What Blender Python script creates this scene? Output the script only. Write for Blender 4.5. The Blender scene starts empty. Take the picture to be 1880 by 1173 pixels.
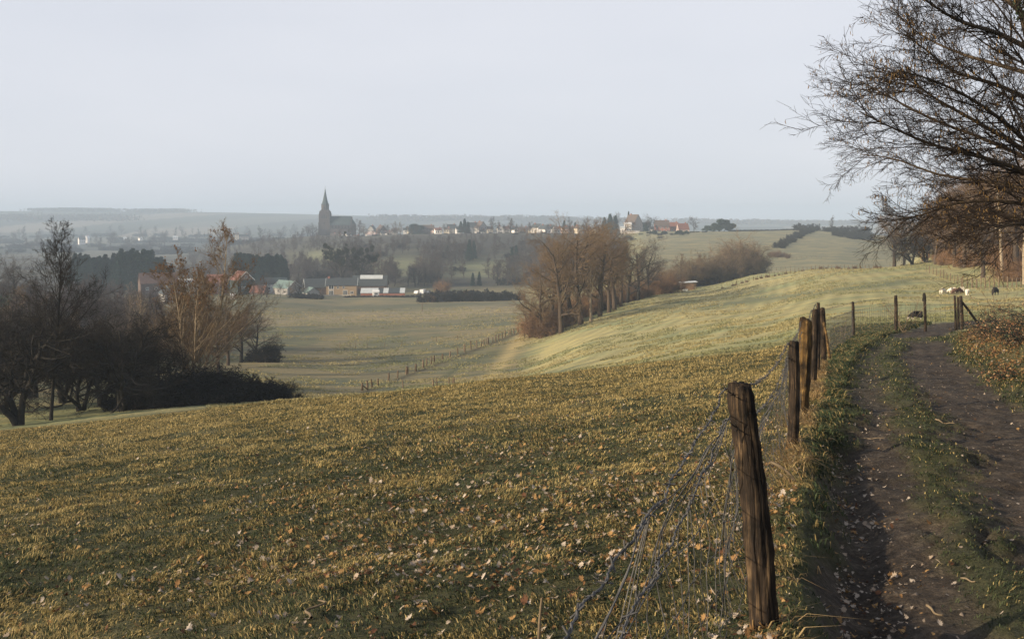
import bpy, bmesh, math, random
import numpy as np
from mathutils import Vector

SC = bpy.context.scene
COL = SC.collection
F = 1828.0          # focal length in photo pixels (1880 wide)
HX, HY = 940.0, 405.0  # principal column and eye-level row of the photo
rs = np.random.RandomState

# ---------------------------------------------------------------- helpers
def mk_mesh(name, V, faces):
    """faces: list of int arrays (n,k)"""
    V = np.asarray(V, np.float32).reshape(-1, 3)
    me = bpy.data.meshes.new(name)
    faces = [np.asarray(f, np.int32) for f in faces if len(f)]
    me.vertices.add(len(V)); me.vertices.foreach_set('co', V.ravel())
    nl = sum(f.size for f in faces); npoly = sum(len(f) for f in faces)
    me.loops.add(nl); me.polygons.add(npoly)
    me.loops.foreach_set('vertex_index', np.concatenate([f.ravel() for f in faces]))
    tot = np.concatenate([np.full(len(f), f.shape[1], np.int32) for f in faces])
    start = np.concatenate([[0], np.cumsum(tot)[:-1]]).astype(np.int32)
    me.polygons.foreach_set('loop_start', start)
    me.update(calc_edges=True); me.validate()
    return me

def add_attr(me, name, arr):
    a = me.attributes.new(name, 'FLOAT_COLOR', 'POINT')
    arr = np.asarray(arr, np.float32)
    if arr.shape[1] == 3: arr = np.concatenate([arr, np.ones((len(arr), 1), np.float32)], 1)
    a.data.foreach_set('color', arr.ravel())

def smooth(me):
    me.polygons.foreach_set('use_smooth', np.ones(len(me.polygons), bool)); return me

def obj(name, me, mat=None, parent=None, loc=None, rz=0):
    o = bpy.data.objects.new(name, me); COL.objects.link(o)
    if mat is not None:
        if isinstance(mat, (list, tuple)):
            for m in mat: me.materials.append(m)
        elif len(me.materials) == 0: me.materials.append(mat)
    if parent: o.parent = parent
    if loc is not None: o.location = loc
    if rz: o.rotation_euler.z = rz
    return o

def tag(o, label=None, cat=None, group=None, kind=None):
    if label: o['label'] = label
    if cat: o['category'] = cat
    if group: o['group'] = group
    if kind: o['kind'] = kind
    return o

def empty(name, loc, rz=0, sc=1.0):
    o = bpy.data.objects.new(name, None); COL.objects.link(o)
    o.location = loc; o.rotation_euler.z = rz; o.scale = (sc, sc, sc) if not hasattr(sc, '__len__') else sc
    o.empty_display_size = .3
    return o

def copy_tree(o, kids, loc, rz=0, sc=1.0):
    c = o.copy(); COL.objects.link(c); c.location = loc; c.rotation_euler.z = rz
    c.scale = (sc, sc, sc) if not hasattr(sc, '__len__') else sc
    for ch, sub in kids:
        d = ch.copy(); COL.objects.link(d); d.parent = c
        for g in sub:
            e = g.copy(); COL.objects.link(e); e.parent = d
    return c

class MB:
    """collects boxes and prisms into one mesh with material slots"""
    def __init__(s): s.v = []; s.f = []; s.m = []; s.n = 0
    def poly(s, V, faces, mi=0):
        for f in faces: s.f.append([i + s.n for i in f]); s.m.append(mi)
        s.v += [tuple(p) for p in V]; s.n += len(V)
    def box(s, x0, x1, y0, y1, z0, z1, mi=0):
        V = [(x, y, z) for z in (z0, z1) for y in (y0, y1) for x in (x0, x1)]
        s.poly(V, [(0, 2, 3, 1), (4, 5, 7, 6), (0, 1, 5, 4), (1, 3, 7, 5), (3, 2, 6, 7), (2, 0, 4, 6)], mi)
    def extr(s, prof, axis, a, b, mi=0):
        """prof: 2-D polygon; axis 'x' -> prof in (y,z); 'y' -> prof in (x,z); 'z' -> (x,y)"""
        n = len(prof)
        def p(q, t): return (t, q[0], q[1]) if axis == 'x' else (q[0], t, q[1]) if axis == 'y' else (q[0], q[1], t)
        V = [p(q, a) for q in prof] + [p(q, b) for q in prof]
        fs = [tuple(range(n))[::-1], tuple(range(n, 2 * n))] + [(i, (i + 1) % n, n + (i + 1) % n, n + i) for i in range(n)]
        s.poly(V, fs, mi)
    def build(s, name, mats, parent=None, loc=None, rz=0):
        me = bpy.data.meshes.new(name); me.from_pydata(s.v, [], s.f); 
        mats = mats if isinstance(mats, (list, tuple)) else [mats]
        for m in mats: me.materials.append(m)
        me.polygons.foreach_set('material_index', np.array(s.m, np.int32))
        bm = bmesh.new(); bm.from_mesh(me); bmesh.ops.recalc_face_normals(bm, faces=bm.faces); bm.to_mesh(me); bm.free()
        me.update()
        o = bpy.data.objects.new(name, me); COL.objects.link(o)
        if parent: o.parent = parent
        if loc is not None: o.location = loc
        o.rotation_euler.z = rz
        return o

# ---------------------------------------------------------------- noise
def _hash(ix, iy, seed):
    h = (ix.astype(np.int64) * 374761393 + iy.astype(np.int64) * 668265263 + seed * 982451653) & 0x7fffffff
    h = ((h ^ (h >> 13)) * 1274126177) & 0x7fffffff
    return ((h ^ (h >> 16)) & 0xffff) / 65535.0
def vnoise(x, y, seed=0):
    ix = np.floor(x); iy = np.floor(y); fx = x - ix; fy = y - iy
    fx = fx * fx * fx * (fx * (fx * 6 - 15) + 10); fy = fy * fy * fy * (fy * (fy * 6 - 15) + 10)
    a = _hash(ix, iy, seed); b = _hash(ix + 1, iy, seed); c = _hash(ix, iy + 1, seed); d = _hash(ix + 1, iy + 1, seed)
    return (a * (1 - fx) + b * fx) * (1 - fy) + (c * (1 - fx) + d * fx) * fy
def fbm(x, y, seed=0, o=4):
    s = 0; a = .5; t = 0
    for i in range(o):
        s = s + a * vnoise(x + i * 17.3, y - i * 9.1, seed + i); t += a
        x, y = 1.6 * x + 1.2 * y, -1.2 * x + 1.6 * y; a *= .5
    return s / t
def sst(a, b, x):
    t = np.clip((x - a) / (b - a), 0, 1); return t * t * (3 - 2 * t)

# ---------------------------------------------------------------- terrain
def pchip(xk, yk, xq):
    xk = np.asarray(xk, float); yk = np.asarray(yk, float)
    h = np.diff(xk); dl = np.diff(yk) / h
    m = np.zeros(len(xk)); m[0] = dl[0]; m[-1] = dl[-1]
    for i in range(1, len(xk) - 1):
        if dl[i - 1] * dl[i] > 0:
            w1 = 2 * h[i] + h[i - 1]; w2 = h[i] + 2 * h[i - 1]
            m[i] = (w1 + w2) / (w1 / dl[i - 1] + w2 / dl[i])
    j = np.clip(np.searchsorted(xk, xq) - 1, 0, len(h) - 1)
    t = np.clip((xq - xk[j]) / h[j], 0, 1)
    return ((1 + 2 * t) * (1 - t) ** 2 * yk[j] + t * (1 - t) ** 2 * h[j] * m[j] + t * t * (3 - 2 * t) * yk[j + 1] + t * t * (t - 1) * h[j] * m[j + 1])

# for viewing columns: (distance, row) pairs read off the photograph; beyond the meadow's brow
T = {
 -700: [(45,850),(60,815),(100,745),(200,630),(480,540),(700,503),(1000,472),(1500,449),(2000,433),(2600,406),(3200,389),(3600,388),(4300,402)],
 0:    [(40,797),(50,790),(60,781),(75,752),(100,718),(150,664),(200,624),(300,585),(480,536),(700,502),(1000,472),(1500,449),(2000,433),(2600,406),(3200,389),(3600,388),(4300,402)],
 300:  [(40,762),(52,755),(65,748),(80,732),(100,714),(150,664),(200,631),(250,604),(300,582),(400,556),(480,536),(700,502),(1000,474),(1500,449),(2000,431),(2600,407),(3200,391),(3600,389),(4300,402)],
 500:  [(40,742),(60,741),(80,734),(100,716),(150,665),(200,632),(250,604),(300,580),(350,557),(420,542),(480,530),(560,508),(700,478),(850,452),(1000,440),(1100,442),(1500,448),(2000,431),(2600,408),(3200,394),(3600,392),(4300,402)],
 620:  [(40,735),(60,735),(85,731),(100,719),(150,668),(200,635),(250,606),(300,582),(340,566),(400,549),(440,540),(480,525),(560,499),(640,470),(800,446),(950,433),(1020,431),(1100,436),(1500,450),(2000,432),(2600,410),(3200,397),(3600,395),(4300,403)],
 750:  [(40,722),(60,724),(85,722),(100,714),(120,694),(150,664),(200,631),(250,603),(300,580),(340,563),(400,548),(440,538),(500,515),(560,494),(640,465),(750,440),(850,430),(1000,438),(1500,452),(2000,433),(2600,412),(3200,400),(3600,398),(4300,404)],
 950:  [(40,701),(60,702),(90,698),(120,681),(150,650),(170,630),(200,611),(250,590),(300,570),(350,555),(420,541),(500,515),(600,480),(700,448),(800,428),(900,432),(1500,455),(2000,433),(2600,412),(3200,401),(3600,399),(4300,404)],
 1080: [(40,688),(55,686),(70,679),(100,652),(140,616),(180,590),(200,579),(230,571),(280,574),(320,566),(420,531),(500,505),(600,478),(700,450),(800,428),(900,435),(1500,455),(2000,433),(2600,414),(3200,404),(3600,402),(4300,405)],
 1200: [(40,671),(55,664),(70,654),(100,625),(140,591),(200,559),(255,541),(300,535),(350,524),(420,490),(500,463),(560,452),(650,439),(780,424),(900,432),(1500,455),(2000,435),(2600,416),(3200,406),(3600,404),(4300,406)],
 1300: [(40,656),(55,644),(70,631),(100,603),(140,573),(200,549),(280,530),(330,522),(380,515),(450,480),(520,456),(600,439),(700,427),(760,425),(900,433),(1500,455),(2000,436),(2600,418),(3200,408),(3600,406),(4300,407)],
 1400: [(40,646),(55,630),(70,615),(100,589),(140,563),(180,545),(230,520),(270,506),(290,503),(330,506),(380,505),(450,480),(520,456),(600,438),(700,426),(760,424),(900,433),(1500,455),(2000,436),(2600,419),(3200,409),(3600,407),(4300,407)],
 1520: [(40,617),(60,598),(80,579),(110,556),(150,529),(190,508),(230,495),(250,493),(300,500),(400,489),(500,462),(600,440),(700,424),(760,421),(900,433),(1500,455),(2000,436),(2600,419),(3200,410),(3600,408),(4300,408)],
 1640: [(32,626),(40,610),(50,596),(60,591),(80,572),(114,541),(150,514),(190,494),(210,490),(260,497),(400,490),(500,470),(650,440),(760,434),(900,440),(1500,455),(2000,436),(2600,419),(3200,410),(3600,408),(4300,408)],
 1750: [(32,626),(40,608),(50,593),(60,587),(80,566),(114,539),(135,522),(160,500),(190,481),(220,468),(260,455),(320,432),(420,408),(600,402),(1000,425),(1500,450),(2000,436),(3200,410),(4300,408)],
 1880: [(32,624),(40,606),(55,589),(65,580),(80,562),(100,542),(120,526),(130,518),(150,492),(180,457),(220,428),(280,402),(400,386),(600,386),(1000,415),(1500,445),(2000,436),(3200,410),(4300,408)],
 2400: [(32,600),(60,550),(100,505),(130,470),(180,425),(280,392),(400,384),(600,386),(1000,415),(1500,445),(2000,436),(3200,410),(4300,408)],
}
LD = np.linspace(math.log(4), math.log(4300), 420)
PXG = np.linspace(-700, 2400, 311)
def _plane_h(d, px): return 1.52 + d * (.113 - .104 * (px - HX) / F)
def _build_table():
    cols = sorted(T); g = []
    for px in cols:
        dk = [4, 8, 14, 20, 26]; zk = [-_plane_h(d, px) for d in dk]
        if px <= 1400: dk.append(32); zk.append(-_plane_h(32, px))
        if px >= 1640: zk = [-(1.65 + .07 * d) for d in dk]
        elif px > 1400: zk = [-(.5 * _plane_h(d, px) + .5 * (1.65 + .07 * d)) for d in dk]
        for d, py in T[px]: dk.append(d); zk.append(-(py - HY) / F * d)
        g.append(pchip(np.log(dk), zk, LD))
    g = np.array(g)
    out = np.array([pchip(cols, g[:, i], PXG) for i in range(len(LD))])
    k = np.array([1, 2, 3, 2, 1.]) / 9
    for _ in range(2):
        p = np.pad(out, ((0, 0), (2, 2)), mode='edge')
        out = sum(k[j] * p[:, j:j + out.shape[1]] for j in range(5))
    return out
TAB = _build_table()

FPOST = [(-.52, -.4), (1.14, 4.5), (2.87, 10.2), (4.05, 13.8), (5.55, 18.2), (6.35, 20.7), (7.55, 24.2)]
_fy = np.array([-30] + [p[1] for p in FPOST] + [60.]); _fx = np.array([-9.8] + [p[0] for p in FPOST] + [19.])
def xfence(y): return np.interp(y, _fy, _fx)
def xlane(y):
    q = np.maximum(0, y - 20); return .75 + .345 * y + .0050 * q * q

def Zt(x, y):
    px = np.clip(HX + F * x / np.maximum(y, 3.0), PXG[0], PXG[-1])
    l = np.log(np.clip(y, 4.0, 4299))
    i = np.clip((l - LD[0]) / (LD[1] - LD[0]), 0, len(LD) - 1.001); j = np.clip((px - PXG[0]) / (PXG[1] - PXG[0]), 0, len(PXG) - 1.001)
    i0 = i.astype(int); j0 = j.astype(int); fi = i - i0; fj = j - j0
    a = TAB[i0, j0] * (1 - fj) + TAB[i0, j0 + 1] * fj; b = TAB[i0 + 1, j0] * (1 - fj) + TAB[i0 + 1, j0 + 1] * fj
    return a * (1 - fi) + b * fi

def lane_bits(x, y):
    """masks of the farm track: r = offset from its grassy middle, mud, verge"""
    wob = (vnoise(y * .45, x * .2, 5) - .5) * .22
    r = x - xlane(y) + wob
    n = (fbm(x * 1.3, y * .9, 11, 3) - .5)
    n2 = (fbm(x * 5, y * 4, 13, 3) - .5); n3 = (fbm(x * 14, y * 11, 15, 2) - .5)
    e = n * .8 + n2 * .9 + n3 * .7
    hw = .10 * (1 - sst(6, 16, y))
    left = (1 - sst(.12 + hw, .46 + hw, np.abs(r + .50 + hw * .6) + e * .42)) * (.75 + .25 * (1 - sst(10, 20, y)))
    right = 1 - sst(.52, .98, np.abs(r - .98) + e * .62)
    far = sst(30, 38, y)
    both = 1 - sst(.9, 1.5, np.abs(r - .1) + e * .6)
    mud = np.maximum(np.maximum(left, right) * (1 - far), both * far)
    mud = mud * (1 - sst(56, 62, y)) * sst(-40, -30, y)
    return r, mud

def Z(x, y, micro=True):
    x = np.asarray(x, float); y = np.asarray(y, float)
    zt = Zt(x, y)
    plane = -1.52 - .113 * y + .104 * x
    plane = np.where(x < -20, plane + .004 * (x + 20) ** 2 * 0, plane)
    lane = -1.65 - .07 * y
    s = x - xfence(y)
    w = sst(-.02, .34, s - .12)
    w = np.where(y > 12, sst(-.3, 1.2, s), w)
    near = plane * (1 - w) + lane * w
    r = x - xlane(y)
    k = 1 - sst(40, 58, y)
    # bank on the right of the track
    bank = sst(1.5, 3.4, r) * .55 + np.maximum(0, r - 3.2) * .16
    near = near + np.minimum(bank, 6) * sst(-20, 2, y)
    zt = zt + np.minimum(sst(1.7, 3.6, r) * .45, 1) * (1 - sst(34, 46, y)) * (y > 5)
    b = sst(23, 33, y)
    z = near * (1 - b) + zt * b
    if micro:
        rr, mud = lane_bits(x, y)
        # ledge under the fence with a washed-out edge to the track
        led = np.exp(-((s - .10) / .16) ** 2) * sst(1, 4, y) * (1 - sst(9, 13, y)) * .08
        dip = np.exp(-((s - .52) / .16) ** 2) * sst(1, 4, y) * (1 - sst(9, 13, y)) * .12
        z = z + led - dip
        z = z - mud * k * .07
        nearf = 1 - sst(45, 90, y)
        z = z + nearf * (1 - .55 * mud) * ((fbm(x * .9, y * .9, 21, 3) - .5) * .09 + (fbm(x * .28, y * .55, 24, 2) - .5) * .16 + (fbm(x * 3.2, y * 3.2, 22, 3) - .5) * .085)
        z = z + nearf * mud * ((fbm(x * 5, y * 3, 27, 4) - .5) * .10)
        z = z + sst(40, 140, y) * (1 - sst(700, 1500, y)) * ((fbm(x * .05, y * .05, 31, 3) - .5) * .6 + (fbm(x * .25, y * .3, 32, 2) - .5) * .12)
    return z
def Z1(x, y): return float(Z(np.array([x]), np.array([y]))[0])
def P(px, d):
    """point of the ground under photo column px at distance d"""
    x = (px - HX) / F * d
    return (x, d, Z1(x, d))
def rowof(px, d): return HY - Z1((px - HX) / F * d, d) / d * F
# ---------------------------------------------------------------- materials
def new_mat(name):
    m = bpy.data.materials.new(name); m.use_nodes = True
    nt = m.node_tree; nt.nodes.clear()
    out = nt.nodes.new('ShaderNodeOutputMaterial')
    b = nt.nodes.new('ShaderNodeBsdfPrincipled'); nt.links.new(b.outputs[0], out.inputs[0])
    b.inputs['Specular IOR Level'].default_value = .2
    b.inputs['Roughness'].default_value = .85
    return m, nt, b
def N(nt, t, **kw):
    n = nt.nodes.new(t)
    for k, v in kw.items():
        if k in n.inputs.keys(): n.inputs[k].default_value = v
        else: setattr(n, k, v)
    return n
def ramp(nt, fac, stops):
    r = nt.nodes.new('ShaderNodeValToRGB'); e = r.color_ramp.elements
    while len(e) > 1: e.remove(e[-1])
    for i, (p, c) in enumerate(stops):
        q = e[0] if i == 0 else e.new(p)
        q.position = p; q.color = (*c, 1) if len(c) == 3 else c
    if fac is not None: nt.links.new(fac, r.inputs[0])
    return r
def mixc(nt, fac, a, b, mode='MIX'):
    n = nt.nodes.new('ShaderNodeMix'); n.data_type = 'RGBA'; n.blend_type = mode
    for i, v in ((0, fac), (6, a), (7, b)):
        if hasattr(v, 'node'): nt.links.new(v, n.inputs[i])
        else: n.inputs[i].default_value = v if i == 0 else (*v, 1)
    return n.outputs[2]
def mth(nt, op, a, b=None, clamp=False):
    n = nt.nodes.new('ShaderNodeMath'); n.operation = op; n.use_clamp = clamp
    for i, v in ((0, a), (1, b)):
        if v is None: continue
        if hasattr(v, 'node'): nt.links.new(v, n.inputs[i])
        else: n.inputs[i].default_value = v
    return n.outputs[0]
def noise(nt, vec, scale, detail=4, rough=.55, dim='3D'):
    n = N(nt, 'ShaderNodeTexNoise'); n.inputs['Scale'].default_value = scale
    n.inputs['Detail'].default_value = detail; n.inputs['Roughness'].default_value = rough
    if vec is not None: nt.links.new(vec, n.inputs['Vector'])
    return n.outputs[0]

def m_var(name, c0, c1, scale=3., rough=.85, bump=0., rnd=0.0, trans=0., spec=.2, stretch=None, metal=0.):
    """two-tone noisy surface; rnd: lightness varies from object to object"""
    m, nt, b = new_mat(name)
    tc = N(nt, 'ShaderNodeTexCoord'); vec = tc.outputs['Object']
    if stretch:
        mp = N(nt, 'ShaderNodeMapping'); mp.inputs['Scale'].default_value = stretch
        nt.links.new(vec, mp.inputs['Vector']); vec = mp.outputs[0]
    n = noise(nt, vec, scale, 5, .6)
    r = ramp(nt, n, [(.32, c0), (.68, c1)])
    c = r.outputs[0]
    if rnd:
        oi = N(nt, 'ShaderNodeObjectInfo')
        mr = N(nt, 'ShaderNodeMapRange'); mr.inputs[3].default_value = 1 - rnd; mr.inputs[4].default_value = 1 + rnd
        nt.links.new(oi.outputs['Random'], mr.inputs[0])
        hs = N(nt, 'ShaderNodeHueSaturation'); nt.links.new(mr.outputs[0], hs.inputs['Value'])
        nt.links.new(c, hs.inputs['Color']); c = hs.outputs[0]
    nt.links.new(c, b.inputs['Base Color'])
    b.inputs['Roughness'].default_value = rough; b.inputs['Specular IOR Level'].default_value = spec
    b.inputs['Metallic'].default_value = metal
    if bump:
        bp = N(nt, 'ShaderNodeBump'); bp.inputs['Strength'].default_value = bump; bp.inputs['Distance'].default_value = .02
        nt.links.new(n, bp.inputs['Height']); nt.links.new(bp.outputs[0], b.inputs['Normal'])
    if trans:
        out = [x for x in nt.nodes if x.type == 'OUTPUT_MATERIAL'][0]
        t = N(nt, 'ShaderNodeBsdfTranslucent'); nt.links.new(c, t.inputs[0])
        mx = N(nt, 'ShaderNodeMixShader'); mx.inputs[0].default_value = trans
        nt.links.new(b.outputs[0], mx.inputs[1]); nt.links.new(t.outputs[0], mx.inputs[2]); nt.links.new(mx.outputs[0], out.inputs[0])
    return m
def m_attr(name, rough=.8, trans=0., vmul=None):
    """colour stored per leaf / blade"""
    m, nt, b = new_mat(name)
    a = N(nt, 'ShaderNodeAttribute', attribute_name='col'); c = a.outputs['Color']
    nt.links.new(c, b.inputs['Base Color']); b.inputs['Roughness'].default_value = rough
    if trans:
        out = [x for x in nt.nodes if x.type == 'OUTPUT_MATERIAL'][0]
        t = N(nt, 'ShaderNodeBsdfTranslucent'); nt.links.new(c, t.inputs[0])
        mx = N(nt, 'ShaderNodeMixShader'); mx.inputs[0].default_value = trans
        nt.links.new(b.outputs[0], mx.inputs[1]); nt.links.new(t.outputs[0], mx.inputs[2]); nt.links.new(mx.outputs[0], out.inputs[0])
    return m

M = {}
M['bark_brown'] = m_var('bark_brown', (.034, .026, .020), (.095, .070, .050), 6, .9, .5, .25, stretch=(3, 3, .6))
M['bark_pale']  = m_var('bark_pale', (.16, .125, .085), (.36, .29, .20), 5, .85, .4, .1, stretch=(2, 2, .5))
M['bark_dark']  = m_var('bark_dark', (.014, .013, .012), (.038, .034, .030), 6, .9, .4, .25)
M['twig_brown'] = m_var('twig_brown', (.090, .064, .040), (.19, .135, .080), .6, .9, 0, .22)
M['twig_orange'] = m_var('twig_orange', (.095, .062, .040), (.20, .130, .075), .6, .9, 0, .2)
M['twig_grey']  = m_var('twig_grey', (.050, .040, .036), (.095, .077, .068), .6, .9, 0, .25)
M['twig_dark']  = m_var('twig_dark', (.012, .0105, .0095), (.038, .031, .025), .6, .9, 0, .25)
M['twig_far']   = m_var('twig_far', (.052, .042, .040), (.092, .075, .070), .3, .95, 0, .25)
M['twig_near']  = m_var('twig_near', (.012, .0095, .008), (.042, .030, .022), 4, .85, 0)
M['bark_near']  = m_var('bark_near', (.028, .022, .016), (.10, .072, .045), 9, .85, .6, stretch=(3, 3, 1))
M['leaf_brown'] = m_var('leaf_brown', (.11, .058, .032), (.25, .150, .075), 2.5, .8, 0, .15, .35)
M['catkin']     = m_var('catkin', (.14, .085, .035), (.28, .18, .065), 8, .8, 0, 0, .3)
M['conifer']    = m_var('conifer_needles', (.010, .024, .022), (.030, .056, .046), .8, .9, 0, .2)
M['evergreen']  = m_var('evergreen_leaf', (.014, .026, .018), (.042, .062, .038), 1.2, .85, 0, .2)
M['bush_dark']  = m_var('bush_dark_twig', (.010, .010, .010), (.030, .025, .021), .8, .9, 0, .2)
M['bush_brown'] = m_var('bush_brown_twig', (.085, .050, .032), (.185, .115, .066), .8, .9, 0, .25)
M['bush_orange'] = m_var('bush_orange_twig', (.13, .072, .038), (.28, .165, .082), .5, .9, 0, .2)
M['mistletoe']  = m_var('mistletoe', (.018, .022, .014), (.045, .05, .030), 2, .9, 0, .2)
M['ivy']        = m_var('ivy_leaf', (.012, .022, .012), (.04, .06, .03), 3, .6, 0)
M['post']       = None
M['wire']       = m_var('wire_galvanised', (.035, .035, .036), (.115, .112, .11), 30, .6, 0, 0, spec=.3, metal=0)
M['stick']      = m_var('stick_wood', (.10, .075, .05), (.22, .17, .11), 10, .85, .2, .2)
M['straw']      = m_attr('straw_blade', .8, .35)
M['grass']      = m_attr('grass_blade', .75, .30)
M['leaf']       = m_attr('leaf_litter', .75, .12)

def m_wood(name, c0, c1, c2):
    m, nt, b = new_mat(name)
    tc = N(nt, 'ShaderNodeTexCoord')
    mp = N(nt, 'ShaderNodeMapping'); mp.inputs['Scale'].default_value = (58, 58, 1.6); nt.links.new(tc.outputs['Object'], mp.inputs['Vector'])
    g = noise(nt, mp.outputs[0], 1.0, 8, .7)
    big = noise(nt, tc.outputs['Object'], 5., 4, .6)
    r = ramp(nt, g, [(.34, c0), (.52, c1), (.70, c2)])
    c = mixc(nt, ramp(nt, big, [(.40, (0, 0, 0)), (.66, (1, 1, 1))]).outputs[0], r.outputs[0], tuple(v * .8 for v in c0))
    nt.links.new(c, b.inputs['Base Color']); b.inputs['Roughness'].default_value = .8
    bp = N(nt, 'ShaderNodeBump'); bp.inputs['Strength'].default_value = 1.0; bp.inputs['Distance'].default_value = .012
    nt.links.new(g, bp.inputs['Height']); nt.links.new(bp.outputs[0], b.inputs['Normal'])
    return m
M['post'] = m_wood('weathered_post_wood', (.007, .006, .0055), (.042, .029, .020), (.235, .155, .082))
M['post_gold'] = m_wood('sunlit_gold_post_wood', (.020, .013, .008), (.16, .095, .035), (.46, .29, .085))  # golden sunlight painted into the colour of the post wood
M['post_far'] = m_var('post_wood', (.07, .05, .033), (.20, .145, .09), 6, .85, .2, .3)

def m_ground():
    m, nt, b = new_mat('ground_turf_and_mud')
    tc = N(nt, 'ShaderNodeTexCoord'); V = tc.outputs['Object']
    a = N(nt, 'ShaderNodeAttribute', attribute_name='col')
    k = N(nt, 'ShaderNodeAttribute', attribute_name='mask')   # r mud, g near grass, b dryness, a -
    sep = N(nt, 'ShaderNodeSeparateColor'); nt.links.new(k.outputs['Color'], sep.inputs[0])
    mud, nearg, dry = sep.outputs[0], sep.outputs[1], sep.outputs[2]
    fine = noise(nt, V, 18, 5, .7); mid = noise(nt, V, 3.4, 6, .68)
    mp = N(nt, 'ShaderNodeMapping'); mp.inputs['Scale'].default_value = (.10, .42, .4); mp.inputs['Rotation'].default_value = (0, 0, .35)
    nt.links.new(V, mp.inputs['Vector'])
    streak = noise(nt, mp.outputs[0], 1.0, 7, .68)
    # tufts: light straw against darker green
    t1 = ramp(nt, mth(nt, 'ADD', mth(nt, 'MULTIPLY', mid, .55), mth(nt, 'MULTIPLY', streak, .45)), [(.40, (0, 0, 0)), (.60, (1, 1, 1))])
    straw = mixc(nt, fine, (.08, .068, .030), (.28, .235, .105))
    green = mixc(nt, fine, (.014, .019, .011), (.066, .074, .034))
    near = mixc(nt, mth(nt, 'MULTIPLY', t1.outputs[0], mth(nt, 'ADD', dry, .25), True), green, straw)
    s2 = ramp(nt, mth(nt, 'ADD', mth(nt, 'MULTIPLY', mid, .4), mth(nt, 'MULTIPLY', streak, .6)), [(.36, (.50, .58, .62)), (.50, (1, 1, 1)), (.62, (1.38, 1.26, 1.04))])
    far = mixc(nt, 1., a.outputs['Color'], s2.outputs[0], 'MULTIPLY')
    c = mixc(nt, nearg, far, near)
    mn = noise(nt, V, 7, 7, .7)
    mn2 = noise(nt, V, 1.3, 5, .6); mn3 = noise(nt, V, 42, 3, .7)
    mud_in = mth(nt, 'ADD', mth(nt, 'MULTIPLY', mn, .45), mth(nt, 'ADD', mth(nt, 'MULTIPLY', mn2, .25), mth(nt, 'MULTIPLY', mn3, .30)))
    mudc = ramp(nt, mud_in, [(.36, (.015, .0115, .009)), (.50, (.056, .043, .032)), (.66, (.175, .138, .100))])
    c = mixc(nt, mud, c, mudc.outputs[0])
    nt.links.new(c, b.inputs['Base Color'])
    rr = N(nt, 'ShaderNodeMapRange'); nt.links.new(mud, rr.inputs[0]); rr.inputs[3].default_value = .95; rr.inputs[4].default_value = .88
    nt.links.new(rr.outputs[0], b.inputs['Roughness'])
    h = mth(nt, 'ADD', mth(nt, 'MULTIPLY', fine, .35), mid)
    bp = N(nt, 'ShaderNodeBump'); bp.inputs['Strength'].default_value = .7; bp.inputs['Distance'].default_value = .12
    nt.links.new(h, bp.inputs['Height'])
    bp2 = N(nt, 'ShaderNodeBump'); bp2.inputs['Strength'].default_value = 1.0; bp2.inputs['Distance'].default_value = .05
    nt.links.new(mn, bp2.inputs['Height']); nt.links.new(bp.outputs[0], bp2.inputs['Normal'])
    nt.links.new(bp2.outputs[0], b.inputs['Normal'])
    return m
M['ground'] = m_ground()

# buildings
def m_plain(name, c, rough=.7, v=.12, scale=1.5, spec=.3, metal=0.):
    return m_var(name, tuple(x * (1 - v) for x in c), tuple(min(1, x * (1 + v)) for x in c), scale, rough, 0, 0, 0, spec, metal=metal)
M['white_wall'] = m_plain('white_render', (.74, .71, .68))
M['pink_wall']  = m_plain('pinkish_render', (.66, .50, .44))
M['cream_wall'] = m_plain('cream_render', (.56, .49, .38))
M['grey_wall']  = m_plain('grey_render', (.30, .29, .28))
M['tan_brick']  = m_plain('tan_brick', (.30, .22, .135), .85, .25, 4)
M['red_brick']  = m_plain('red_brick', (.30, .125, .085), .85, .3, 4)
M['dark_brick'] = m_plain('dark_brick', (.105, .072, .060), .85, .3, 1.2)
M['dark_wood']  = m_plain('dark_stained_boards', (.030, .045, .045), .8, .3, 3)
M['brown_wood'] = m_plain('brown_boards', (.20, .125, .075), .8, .3, 3)
M['slate']      = m_plain('slate_roof', (.050, .058, .062), .6, .25, 2)
M['brown_tile'] = m_plain('brown_roof_tiles', (.105, .078, .066), .8, .25, 2)
M['red_tile']   = m_plain('red_roof_tiles', (.18, .076, .054), .8, .2, 2)
M['old_tile']   = m_plain('weathered_red_tiles', (.115, .066, .052), .85, .3, 1)
M['pale_sheet'] = m_plain('pale_roof_sheet', (.50, .53, .54), .5, .12, 1)
M['green_sheet'] = m_plain('grey_green_sheet', (.13, .185, .175), .6, .2, 1)
M['church_roof'] = m_plain('church_slate', (.040, .058, .064), .7, .25, .5)
M['church_brick'] = m_plain('church_brick', (.060, .050, .050), .85, .25, .6)
M['glass']      = m_plain('window_glass', (.020, .025, .028), .12, .2, 1, .6)
M['white_paint'] = m_plain('white_paint', (.78, .78, .77), .5, .05)
M['black_rubber'] = m_plain('black_rubber', (.02, .02, .02), .8, .2)
M['white_car']  = m_plain('white_car_paint', (.75, .76, .77), .25, .03, 1, .5)
M['grey_car']   = m_plain('grey_car_paint', (.22, .24, .26), .25, .05, 1, .5)
M['grey_metal'] = m_plain('grey_metal', (.25, .26, .27), .5, .2)
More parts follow.
